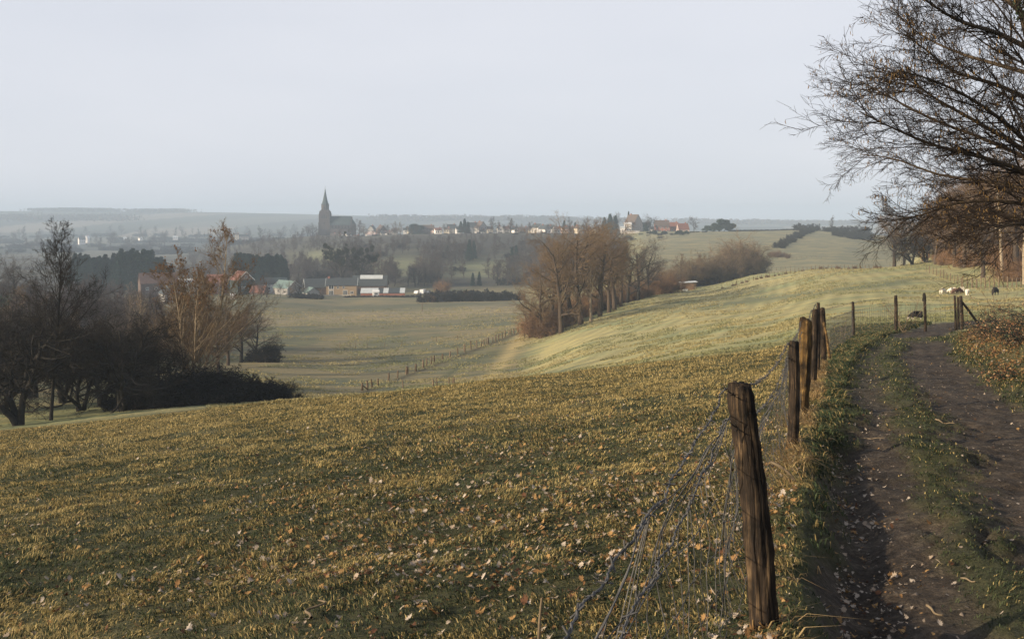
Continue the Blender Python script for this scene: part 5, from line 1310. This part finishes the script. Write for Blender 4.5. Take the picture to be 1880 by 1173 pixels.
for px, d, h, k in ((972, 178, .55, 'oak3'), (1118, 198, .85, 'oak2'), (1140, 214, .8, 'oak1'), (1086, 200, 1.0, 'oak2')): PL[k].put(px, d, h, None, 'smaller brown tree filling the hedgerow between the tall oaks', 'tree', 'small trees of the hedgerow')
PL['poll'].put(1085, 176, .93, 0, 'ivy wrapped pollard trunk with a tan brush of shoots')
HB = 'brown shrubs at the foot of the hedgerow'
for i in range(46):
    q = i / 45; px = 985 + 238 * q + 8 * RZ.randn(); d = 172 + 92 * q + 4 * RZ.randn() + 3
    PL[('bushb', 'bushd', 'busho', 'bushb')[RZ.randint(4)]].put(px, d, (.5 + .45 * RZ.rand()), None, 'brown tangled shrub along the foot of the hedgerow', 'bush', HB)
AG = 'rounded alders right of the hedgerow'
for px, d, h, k in ((1208, 296, .7, 'busha'), (1230, 308, .85, 'busha'), (1250, 312, 1.1, 'far2'), (1268, 318, 1.05, 'busha'), (1284, 322, 1.1, 'far2'), (1300, 322, 1.0, 'busha'), (1322, 328, 1.15, 'busha'), (1336, 334, 1.1, 'far2'), (1346, 340, 1.05, 'busha'), (1363, 346, 1.62, 'busha'), (1376, 350, 1.3, 'busha'), (1352, 352, 1.35, 'far2')):
    PL[k].put(px, d, h, None, 'rounded reddish brown alder in the row beyond the boarded shelter', 'tree', AG)
for i in range(20):
    q = i / 19; px = 1205 + 165 * q; d = 290 + 52 * q + (14 if 1235 < px < 1290 else 0); PL['bushd'].put(px, d, (.7 + .4 * RZ.rand()), None, 'dark low shrub under the alder thicket', 'bush', 'dark shrubs under the alder thicket', .1, 1.2)
for px, d, h in ((1380, 352, .9), (1392, 360, .6)): PL['bushb'].put(px, d, h, None, 'brown shrub at the right end of the alder thicket', 'bush', 'shrubs ending the alder thicket')
# fine dry weeds on the crest fence
for i in range(26): PL['bushb'].put(1330 + i * 11.5 + 3 * RZ.randn(), 256 - i * .8, .05 + .10 * RZ.rand() ** 2, None, 'dry weed clump along the crest fence', 'plant', 'dry weeds along the crest fence')
# ---- wood on the right
RW = 'bare trees of the wood on the right'
PL['oak3'].put(1642, 205, .92, 1., 'slim dark tree standing first at the field corner'); PL['th1'].put(1676, 200, 1.25, .4, 'many stemmed tree at the field corner'); PL['oakd2'].put(1660, 209, .75, 1., 'bare tree behind the slim dark one'); PL['th2'].put(1700, 206, 1.3, 2.4, 'leaning dark tree over the end of the field'); 
PL['wood2'].put(1880, 128, 1.0, 1., 'ivy clad grey trunk at the right edge of the wood'); PL['wood2'].put(1840, 140, 1.12, 2., 'pale forked tree at the front of the wood'); PL['wood1'].put(1865, 150, 1.1, 3., 'orange brown tree at the front of the wood')
for i in range(84):
    px = 1690 + 420 * RZ.rand(); d = 140 + 150 * RZ.rand() + max(0, (1760 - px) * .9)
    PL[('wood1', 'wood2', 'oak3', 'wood1')[RZ.randint(4)]].put(px, d, (.66 if px < 1760 else .95) * (.75 + .4 * RZ.rand()), None, 'bare orange brown tree in the wood on the right bank', 'tree', RW)
IT = []
while len(IT) < 120:
    px = 1700 + 380 * RZ.rand(); d = 165 + 150 * RZ.rand() + max(0, (1770 - px) * .9)
    IT.append((px, d, .95 + .5 * RZ.rand()))
forest('right_woodland', 'dense russet brown wood rising behind the bank on the right', IT, ('far0', 'far1', 'far2'), 'twig_orange')
for i in range(60):
    px = 1730 + 330 * RZ.rand(); d = 132 + 70 * RZ.rand() + max(0, (1830 - px) * .42)
    PL['busho'].put(px, d, .28 + .38 * RZ.rand(), None, 'orange brown scrub on the bank under the wood', 'bush', 'scrub on the bank under the wood', .2, 1.3)
# ---- country beyond the village
DG = 'far hedgerow trees'
for i in range(100):
    px = -60 + 640 * RZ.rand() ** .9 if i < 85 else 560 + 800 * RZ.rand(); d = 1060 + 900 * RZ.rand()
    if i < 85: d = (1150, 1240, 1420, 1520, 1660, 1820, 1980)[RZ.randint(7)] + 22 * math.sin(px * .02) + 14 * RZ.randn()
    if i >= 85 and d < 1100: d += 300
    PL['far0' if RZ.rand() < .7 else 'far1'].put(px, d, 1.3 + 1.0 * RZ.rand(), None, 'hazy bare tree in the hedges of the far valley', 'tree', DG)
HG = 'far hedge bushes'
for i in range(120):
    ln = RZ.randint(6); px = -60 + 640 * RZ.rand(); d = (1130, 1260, 1400, 1560, 1700, 1900)[ln] + 30 * math.sin(px * .015 + ln)
    PL['farb'].put(px, d, 1.5 + 1.0 * RZ.rand(), None, 'hazy hedge bush in the far valley', 'bush', HG, .3, 1.8)
def woodland(name, label, cells, hgt, seed):
    """far wood too distant to tell its trees apart: closed canopy with depth"""
    rng = rs(seed); C = []
    for px, d, n in cells:
        q = P(px, d); k = n; u = rng.randn(k, 3) * np.array([d * .009, 40, 1]); xy = np.array(q[:2]) + u[:, :2]
        z = Z(xy[:, 0], xy[:, 1], False) - 1 + hgt * rng.rand(k) * (.55 + .6 * fbm(xy[:, 0] * .02, xy[:, 1] * .02, seed, 3)); C.append(np.stack([xy[:, 0], xy[:, 1], z], 1))
    C = np.concatenate(C); v, q = cards(C, rng, 3.2, 2.2, 0, .5)
    return tag(obj(name, mk_mesh(name, v, [q]), M['twig_far']), label, 'woodland', kind='stuff')
woodland('far_woodland', 'hazy blue wood on top of the distant hills on the left', [(90 + i * 5.0, 3380 + 40 * math.sin(i), 420) for i in range(21)] + [(268 + i * 5, 3300, 380) for i in range(11)] + [(i * 9, 2700 + 60 * math.sin(i * .7), 130) for i in range(26)], 13, 41)
woodland('far_woodland', 'hazy wood along the horizon behind the village', [(700 + i * 10, 2900 + 50 * math.sin(i * .6), 130) for i in range(48)], 17, 42)
woodland('far_woodland', 'faint wood on the horizon beyond the right hill', [(1250 + i * 10, 3000 + 60 * math.sin(i * .5), 130) for i in range(40)], 15, 43)
# ---------------------------------------------------------------- the big hazel at the right
def bez(pts, K):
    pts = np.array(pts, float); t = np.linspace(0, len(pts) - 1, K); out = []
    for q in t:
        i = min(int(q), len(pts) - 2); f = q - i; p0 = pts[max(i - 1, 0)]; p1 = pts[i]; p2 = pts[i + 1]; p3 = pts[min(i + 2, len(pts) - 1)]
        out.append(.5 * ((2 * p1) + (-p0 + p2) * f + (2 * p0 - 5 * p1 + 4 * p2 - p3) * f * f + (-p0 + 3 * p1 - 3 * p2 + p3) * f ** 3))
    return np.array(out)
def hazel():
    rng = rs(101); d0 = 13.2; bx, by, bz = (2075 - HX) / F * d0, d0, 0; bz = Z1(bx, by); root = empty('hazel_tree', (bx, by, bz)); ro = np.array(root.location)
    tag(root, 'large bare hazel with arching twigs and tan catkins leaning in from the right', 'tree')
    W = lambda l: [at_row(*q) - ro for q in l]
    limbs = [  # (photo column, row, distance), radius at start
        ([(2075, 640, 13.2), (2060, 420, 13.2), (1960, 335, 13.0), (1868, 268, 12.8), (1782, 218, 12.5), (1693, 165, 12.3), (1666, 120, 12.2)], .085),
        ([(2075, 640, 13.3), (1990, 330, 13.4), (1905, 140, 13.6), (1878, 40, 13.7), (1853, -60, 13.8), (1835, -200, 14.0)], .11),
        ([(2060, 450, 13.2), (1930, 320, 13.8), (1822, 262, 14.2), (1718, 222, 14.5), (1632, 178, 14.8), (1577, 148, 15.)], .055),
        ([(2060, 460, 13.2), (1930, 340, 12.6), (1814, 292, 12.2), (1718, 268, 12.), (1632, 232, 11.8), (1577, 205, 11.7)], .055),
        ([(2065, 480, 13.2), (1950, 372, 13.9), (1839, 338, 14.3), (1728, 322, 14.6), (1642, 292, 14.8), (1581, 284, 15.)], .05),
        ([(2065, 500, 13.2), (1960, 400, 12.8), (1860, 372, 12.6), (1763, 372, 12.4), (1691, 395, 12.3), (1651, 402, 12.2)], .05),
        ([(1889, 90, 13.65), (1828, 60, 13.2), (1763, 40, 12.8), (1698, 0, 12.5), (1655, -40, 12.3)], .05),
        ([(1905, 140, 13.6), (1828, 118, 14.2), (1756, 96, 14.7), (1684, 60, 15.1), (1633, 10, 15.3)], .045),
        ([(1935, 205, 13.5), (1839, 160, 13.0), (1753, 132, 12.6), (1705, 96, 12.3), (1655, 60, 12.1)], .045),
        ([(1871, 20, 13.7), (1813, -30, 14.2), (1756, -70, 14.6), (1684, -120, 15)], .05),
        ([(2070, 520, 13.2), (1980, 430, 14.4), (1891, 405, 15.2), (1820, 395, 16), (1755, 402, 16.6), (1711, 415, 17)], .05),
        ([(2075, 560, 13.2), (2010, 450, 12.2), (1930, 415, 11.4), (1860, 412, 10.8), (1811, 430, 10.4)], .045),
        ([(1960, 335, 13.0), (1873, 250, 12.), (1796, 190, 11.3), (1718, 150, 10.8), (1650, 130, 10.5)], .045),
        ([(2075, 640, 13.2), (2130, 330, 13.2), (2160, 100, 13.2), (2180, -150, 13.2), (2190, -300, 13.2)], .11),
        ([(2130, 330, 13.2), (2220, 200, 12), (2320, 130, 11), (2420, 100, 10.4)], .06),
        ([(2130, 330, 13.2), (2210, 200, 14.6), (2290, 120, 16), (2360, 90, 17)], .06),
        ([(2150, 160, 13.2), (2080, 60, 11.6), (2030, -20, 10.4), (1990, -60, 9.6)], .05),
        ([(2150, 160, 13.2), (2080, 60, 14.6), (2010, -20, 16), (1960, -60, 17)], .05)]
    K = 14; Pt = np.stack([bez(W(l), K) for l, r in limbs]); t = np.linspace(0, 1, K)
    R = np.stack([r * .68 * (1 - t) ** 1.2 + .006 for l, r in limbs])
    front = 13
    L1 = (Pt, R)
    a1 = spread(rng, L1, 26, .12, .95, 33, 9, .26, .42, 8, .085, .012, .25, .35, .006, .35)
    a2 = spread(rng, a1, 9, .10, 1., 35, 11, .42, .55, 6, .11, .012, .35, .35, .0034, .3)
    a3 = spread(rng, a2, 8, .12, 1., 36, 12, .48, .7, 4, .14, .0, .6, .25, .0024, .2)
    obj('trunk', tube_mesh('trunk', [(Pt, R, 9)], rng), M['bark_near'], root)
    obj('crown', tube_mesh('crown', [(a1[0], a1[1], 5), (a2[0], a2[1], 3), (a3[0], a3[1], 3)], rng), M['twig_near'], root)
    # catkins hang in pairs below the twigs
    tips = np.concatenate([a3[0][:, -1], a2[0][:, -1], a3[0][:, 2]]); zr = tips[:, 2]
    keep = rng.rand(len(tips)) < .012 + .09 * np.exp(-((fbm(tips[:, 0] * 1.2, tips[:, 2] * 1.2, 5, 2) - .7) / .12) ** 2)
    c = tips[keep]; n = len(c); Lc = .022 + .035 * rng.rand(n)
    p = np.stack([c, c + np.stack([rng.randn(n) * .004, rng.randn(n) * .004, -Lc * .5], 1), c + np.stack([rng.randn(n) * .008, rng.randn(n) * .008, -Lc], 1)], 1)
    r = np.stack([np.full(n, .002), .0048 + .002 * rng.rand(n), np.full(n, .002)], 1)
    obj('catkins', tube_mesh('catkins', [(p, r, 4)], rng), M['catkin'], root)['kind'] = 'stuff'
    # ivy on the upright limb
    q = Pt[1][8:13]; i = rng.randint(0, 4, 500); f = rng.rand(500, 1); cc = q[i] * (1 - f) + q[i + 1] * f + nrm(rng.randn(500, 3)) * (.05 + .07 * rng.rand(500, 1))
    v, qd = cards(cc, rng, .03, .025); obj('ivy', mk_mesh('ivy', v, [qd]), M['ivy'], root)['kind'] = 'stuff'
hazel()

# ---------------------------------------------------------------- brambles on the bank
def bramble(px, d, H, W, label, seed, nl=2600, canes=16):
    rng = rs(seed); root = empty('bramble_bush', P(px, d)); tag(root, label, 'bush')
    n = canes; az = rng.rand(n) * 6.283; st = np.stack([np.cos(az) * W * .3 * rng.rand(n), np.sin(az) * W * .3 * rng.rand(n), np.full(n, -.1)], 1)
    dr = np.stack([np.cos(az) * .8, np.sin(az) * .8, np.full(n, 1.1)], 1)
    c = grow(rng, st, dr, H * (1.7 + .9 * rng.rand(n)), .009, .4, 12, .06, -.17)
    b = spread(rng, c, 6, .15, 1., 48, 12, .28, .6, 6, .12, -.05, .4, .2, .004)
    e = spread(rng, b, 5, .1, 1., 48, 12, .4, .7, 4, .14, -.03, .5, .2, .003)
    obj('canes', tube_mesh('canes', [(c[0], c[1], 5), (b[0], b[1], 3), (e[0], e[1], 3)], rng), M['bark_dark'], root)
    t = np.concatenate([e[0].reshape(-1, 3), b[0].reshape(-1, 3)]); cc = t[rng.choice(len(t), nl)] + rng.randn(nl, 3) * .05
    v, q = cards(cc, rng, .020, .015, .2); me = mk_mesh('leaves', v, [q])
    qv = rng.rand(nl, 1); col = np.where(qv < .48, np.array([.024, .036, .022]), np.where(qv < .80, np.array([.19, .095, .05]), np.array([.33, .22, .12]))) * (.6 + .8 * rng.rand(nl, 1))
    add_attr(me, 'col', np.repeat(col, 4, 0)); obj('leaves', me, M['leaf'], root)
bramble(1848, 26, .50, 1.6, 'tall bramble with dark and rusty leaves on the bank beside the bend', 201, 1300, 26)
bramble(1885, 22, .42, 1.7, 'bramble heap full of rusty leaves at the right edge', 202, 1200, 22)
bramble(1822, 29, .22, 1.2, 'low bramble nearest the bend of the track', 203, 500, 14)
bramble(1905, 30, .7, 2.0, 'bramble reaching over the fence at the right edge', 204, 2000, 20)
bramble(1872, 17.5, .22, 1.1, 'small bramble among leaf litter on the bank', 205, 900, 12)
bramble(1840, 46, .55, 1.4, 'arching bramble canes tangled in the mesh fence', 206, 420, 16)
def sapling(px, d, H, label, seed, n=7):
    rng = rs(seed); root = empty('bare_shrub', P(px, d)); tag(root, label, 'bush')
    dd = A3([0, 0, 1.]) + rng.randn(n, 3) * np.array([.55, .3, 0]); s = grow(rng, A3([0, 0, -.05]) + rng.randn(n, 3) * .06 * np.array([1, 1, 0]), dd, H * (.7 + .6 * rng.rand(n)), .016, .3, 8, .1, .02)
    b = spread(rng, s, 7, .25, 1., 40, 12, .35, .6, 5, .12, .02, .4, .4, .006)
    obj('stems', tube_mesh('stems', [(s[0], s[1], 4)], rng), M['stick'], root); obj('twigs', tube_mesh('twigs', [(b[0], b[1], 3)], rng), M['twig_brown'], root)
sapling(1658, 41.4, 1.3, 'leafless straw coloured shrub at the foot of the mesh fence', 211, 9)
sapling(1551, 33, .8, 'single bent dry stem leaning on the mesh fence', 212, 2)
sapling(1830, 44, 1.6, 'thin bare briar standing at the right end of the mesh fence', 213, 5)

# dry stalks and sticks
def stick(pts, r, name, label):
    l = bez(pts, 14); o0 = l[0].copy(); rr = r * (1 - .5 * np.linspace(0, 1, 14))[None]; v, q = tubes((l - o0)[None], rr, 6, rs(1))
    o = obj(name, smooth(mk_mesh(name, v, [q])), M['stick'], None, tuple(o0)); tag(o, label, 'stick')
g = P(986, 4.5); stick([g, np.array(g) + np.array([.006, 0, .10]), np.array(g) + np.array([.012, .01, .22]), np.array(g) + np.array([.022, .0, .33])], .010, 'dry_stalk', 'single upright grey plant stalk in the near meadow below the crest')
def ground_stick(a, b, r, label, wig=.003, up=.015):
    A = np.array(P(*a)); B = np.array(P(*b)); pts = []
    for t in np.linspace(0, 1, 5):
        p = A * (1 - t) + B * t; p[0] += wig * math.sin(t * 9 + a[0]); p[2] = Z1(p[0], p[1]) + up; pts.append(p)
    stick(pts, r, 'fallen_stick', label)
ground_stick((1716, 12.7), (1753, 12.5), .010, 'pale stick lying across the right wheel track', .01)
ground_stick((1583, 11.4), (1622, 11.2), .008, 'thin curved twig lying in the left wheel track farther ahead', .012)
ground_stick((1702, 5.5), (1730, 5.35), .008, 'short bleached twig in the mud near the front')
ground_stick((1765, 5.9), (1790, 5.75), .007, 'thin pale twig by the tuft of grass near the front')
ground_stick((560, 5.6), (590, 5.9), .010, 'dark crooked twig lying in the meadow grass', .05, .04)
A_ = np.array(P(1452, 8.2)); stick([A_ + np.array([-.14, .1, .16]), A_ + np.array([-.08, .05, .14]), A_ + np.array([-.01, .0, .09]), A_ + np.array([.06, -.03, .0])], .016, 'broken_branch', 'dark bent branch stub sticking out of the earth ledge under the fence')
def clods():
    """a few stones and clods lying on the wheel tracks"""
    rng = rs(8); n = 2600; y = 3.5 + 22 * rng.rand(n) ** 1.3; x = xlane(y) + rng.randn(n) * .85; r, m = lane_bits(x, y); k = m > .4; x, y = x[k], y[k]; n = len(x); z = Z(x, y)
    V, Fc = [], []
    u = np.array([(1, 0, 0), (-1, 0, 0), (0, 1, 0), (0, -1, 0), (0, 0, 1), (0, 0, -1)], float); fc = np.array([(0, 2, 4), (2, 1, 4), (1, 3, 4), (3, 0, 4), (2, 0, 5), (1, 2, 5), (3, 1, 5), (0, 3, 5)])
    for i in range(n): V.append(np.array([x[i], y[i], z[i]]) + u * (.004 + .018 * rng.rand() ** 3) * (.6 + .8 * rng.rand(6, 1)) * np.array([1, 1, .6])); Fc.append(fc + i * 6)
    o = obj('gravel', mk_mesh('gravel', np.concatenate(V), [np.concatenate(Fc)]), m_var('track_stone', (.05, .04, .035), (.22, .18, .15), 30, .8)); tag(o, 'small stones and clods in the mud of the track', 'gravel', kind='stuff')
clods()

# ---------------------------------------------------------------- sheep
def sheep_mesh(seed, lying=False):
    """grazing sheep as one continuous skinned body; faces +X"""
    rng = rs(seed)
    V = [(-.42, 0, .62), (-.2, 0, .64), (.12, 0, .64), (.38, 0, .62), (.55, 0, .52), (.68, 0, .34), (.76, 0, .18), (.82, 0, .08),
         (-.40, .14, .42), (-.46, .15, .22), (-.42, .15, 0), (-.40, -.14, .42), (-.43, -.15, .22), (-.38, -.15, 0),
         (.32, .13, .40), (.34, .13, .2), (.34, .13, 0), (.32, -.13, .40), (.28, -.13, .2), (.30, -.13, 0), (-.56, 0, .55), (-.60, 0, .38), (.68, .10, .30), (.68, -.10, .30)]
    E = [(0, 1), (1, 2), (2, 3), (3, 4), (4, 5), (5, 6), (6, 7), (0, 8), (8, 9), (9, 10), (0, 11), (11, 12), (12, 13), (3, 14), (14, 15), (15, 16), (3, 17), (17, 18), (18, 19), (0, 20), (20, 21), (5, 22), (5, 23)]
    Rd = [.25, .285, .28, .24, .15, .10, .085, .05, .11, .05, .04, .11, .05, .04, .10, .048, .04, .10, .048, .04, .06, .05, .04, .04]
    me = bpy.data.meshes.new('sheep_skel'); me.from_pydata(V, E, []); o = bpy.data.objects.new('sheep_skel', me); COL.objects.link(o)
    sk = o.modifiers.new('s', 'SKIN'); 
    for i, s in enumerate(me.skin_vertices[0].data): s.radius = (Rd[i], Rd[i]); s.use_root = (i == 1)
    ss = o.modifiers.new('b', 'SUBSURF'); ss.levels = 2; ss.render_levels = 2
    dg = bpy.context.evaluated_depsgraph_get(); r = bpy.data.meshes.new_from_object(o.evaluated_get(dg)); bpy.data.objects.remove(o); bpy.data.meshes.remove(me)
    n = len(r.vertices); co = np.empty(n * 3, np.float32); r.vertices.foreach_get('co', co); co = co.reshape(-1, 3)
    w = (fbm(co[:, 0] * 16 + co[:, 2] * 9, co[:, 1] * 16 + co[:, 2] * 13, seed, 3) - .5) * .07 * sst(.25, .45, co[:, 2]) * (1 - sst(.5, .62, co[:, 0]))
    nrmv = np.empty(n * 3, np.float32); r.vertices.foreach_get('normal', nrmv); co += nrmv.reshape(-1, 3) * w[:, None]
    r.vertices.foreach_set('co', co.ravel()); r.update(); return smooth(r)
def m_fleece(name, c, low=None):
    m, nt, b = new_mat(name); tc = N(nt, 'ShaderNodeTexCoord'); sp = N(nt, 'ShaderNodeSeparateXYZ'); nt.links.new(tc.outputs['Object'], sp.inputs[0])
    n = noise(nt, tc.outputs['Object'], 22, 3, .6); base = ramp(nt, n, [(.3, tuple(v * .78 for v in c)), (.7, c)]).outputs[0]
    if low: base = mixc(nt, ramp(nt, sp.outputs[2], [(.27, (0, 0, 0)), (.31, (1, 1, 1))]).outputs[0], low, base)
    nt.links.new(base, b.inputs['Base Color']); b.inputs['Roughness'].default_value = .95; return m
FL = {'white': m_fleece('white_fleece', (.74, .68, .58)), 'brown': m_fleece('brown_fleece', (.125, .070, .048)), 'black': m_fleece('black_fleece', (.018, .016, .016)), 'pied': m_fleece('black_fleece_pale_legs', (.020, .019, .020), (.55, .50, .44))}
for px, d, rz, k, s, l in ((1731, 113, .5, 'white', .76, 'cream sheep grazing apart at the left of the flock'), (1748, 115, 2.6, 'white', .76, 'white sheep behind the two brown ones on their left'), (1753.5, 112, 3.6, 'brown', .76, 'dark brown sheep at the front of the flock'), (1761, 114, .35, 'brown', .76, 'reddish brown sheep in the middle of the flock'), (1766.5, 116, 1.1, 'white', .76, 'white sheep behind the reddish brown one on its right'), (1775.5, 109, 4.2, 'white', .76, 'white sheep grazing with its head down just right of the brace post'), (1827, 106, 3.9, 'black', .95, 'black sheep grazing alone far to the right'), (1682, 62, 2.5, 'pied', .66, 'black sheep with pale legs grazing close behind the mesh fence')):
    o = obj('sheep', sheep_mesh(300 + int(px)), FL[k], None, P(px, d), rz); o.scale = (s, s, s); tag(o, l, 'sheep', 'flock of sheep in the pasture')

# ---------------------------------------------------------------- air, light, camera
def haze():
    m = bpy.data.materials.new('haze_air'); m.use_nodes = True; nt = m.node_tree; nt.nodes.clear(); out = nt.nodes.new('ShaderNodeOutputMaterial')
    v = nt.nodes.new('ShaderNodeVolumePrincipled'); v.inputs['Color'].default_value = (.60, .745, .93, 1); v.inputs['Density'].default_value = HAZE; v.inputs['Anisotropy'].default_value = .0
    nt.links.new(v.outputs[0], out.inputs['Volume'])
    b = MB(); b.box(-5700, 5700, -120, 4700, ZMIN - 1.0, 62); o = b.build('haze', m); tag(o, kind='stuff'); o['label'] = 'pale blue winter haze filling the valley'
HAZE = .00036
haze()
SUN_EL, SUN_AZ = math.radians(17), math.radians(-114)   # azimuth from +Y towards +X: the sun is low on the left, slightly behind
sd = Vector((math.sin(SUN_AZ) * math.cos(SUN_EL), math.cos(SUN_AZ) * math.cos(SUN_EL), math.sin(SUN_EL)))
sun = bpy.data.lights.new('sun', 'SUN'); sun.energy = 5.0; sun.angle = math.radians(.9); sun.color = (1.0, .82, .58)
so = bpy.data.objects.new('sun', sun); COL.objects.link(so); so.rotation_euler = (-sd).to_track_quat('-Z', 'Y').to_euler(); so.location = sd * 100
w = bpy.data.worlds.new('World'); SC.world = w; w.use_nodes = True; nt = w.node_tree; nt.nodes.clear()
out = nt.nodes.new('ShaderNodeOutputWorld'); bg = nt.nodes.new('ShaderNodeBackground'); sky = nt.nodes.new('ShaderNodeTexSky'); sky.sky_type = 'NISHITA'
sky.sun_disc = False; sky.sun_elevation = SUN_EL; sky.sun_rotation = SUN_AZ; sky.dust_density = 2.0; sky.air_density = 1.0; sky.altitude = 100
# thin high cloud veil over the clear sky: an even pale sheet, a little mottled
geo = nt.nodes.new('ShaderNodeTexCoord'); nz = nt.nodes.new('ShaderNodeTexNoise'); nz.inputs['Scale'].default_value = 2.2; nz.inputs['Detail'].default_value = 3
mp = nt.nodes.new('ShaderNodeMapping'); mp.inputs['Scale'].default_value = (1, 1, 4); nt.links.new(geo.outputs['Generated'], mp.inputs[0]); nt.links.new(mp.outputs[0], nz.inputs['Vector'])
veil = ramp(nt, nz.outputs[0], [(.3, (7.75, 8.02, 8.85)), (.7, (8.55, 8.70, 9.40))])
mx = nt.nodes.new('ShaderNodeMix'); mx.data_type = 'RGBA'; mx.inputs[0].default_value = .86; mx.clamp_result = False
sx = nt.nodes.new('ShaderNodeSeparateXYZ'); nt.links.new(geo.outputs['Generated'], sx.inputs[0]); el = nt.nodes.new('ShaderNodeMapRange'); el.interpolation_type = 'SMOOTHSTEP'
for i_, v_ in ((1, .26), (2, .75), (3, .90), (4, .30)): el.inputs[i_].default_value = v_
nt.links.new(sx.outputs[2], el.inputs[0]); nt.links.new(el.outputs[0], mx.inputs[0])
nt.links.new(sky.outputs[0], mx.inputs[6]); nt.links.new(veil.outputs[0], mx.inputs[7]); nt.links.new(mx.outputs[2], bg.inputs[0]); bg.inputs[1].default_value = .0645; nt.links.new(bg.outputs[0], out.inputs[0])
cam = bpy.data.cameras.new('camera'); cam.sensor_width = 36; cam.lens = 36 * F / 1880; cam.shift_y = -(586.5 - HY) / 1880; cam.clip_end = 30000; cam.clip_start = .05
co_ = bpy.data.objects.new('camera', cam); COL.objects.link(co_); co_.rotation_euler = (math.pi / 2, 0, 0); SC.camera = co_
SC.view_settings.view_transform = 'Standard'; SC.view_settings.look = 'None'; SC.view_settings.exposure = .62; SC.view_settings.gamma = 1
SC.cycles.use_denoising = True; SC.cycles.volume_bounces = 1; SC.cycles.max_bounces = 6; SC.cycles.diffuse_bounces = 3; SC.cycles.transparent_max_bounces = 8
SC.cycles.use_adaptive_sampling = True
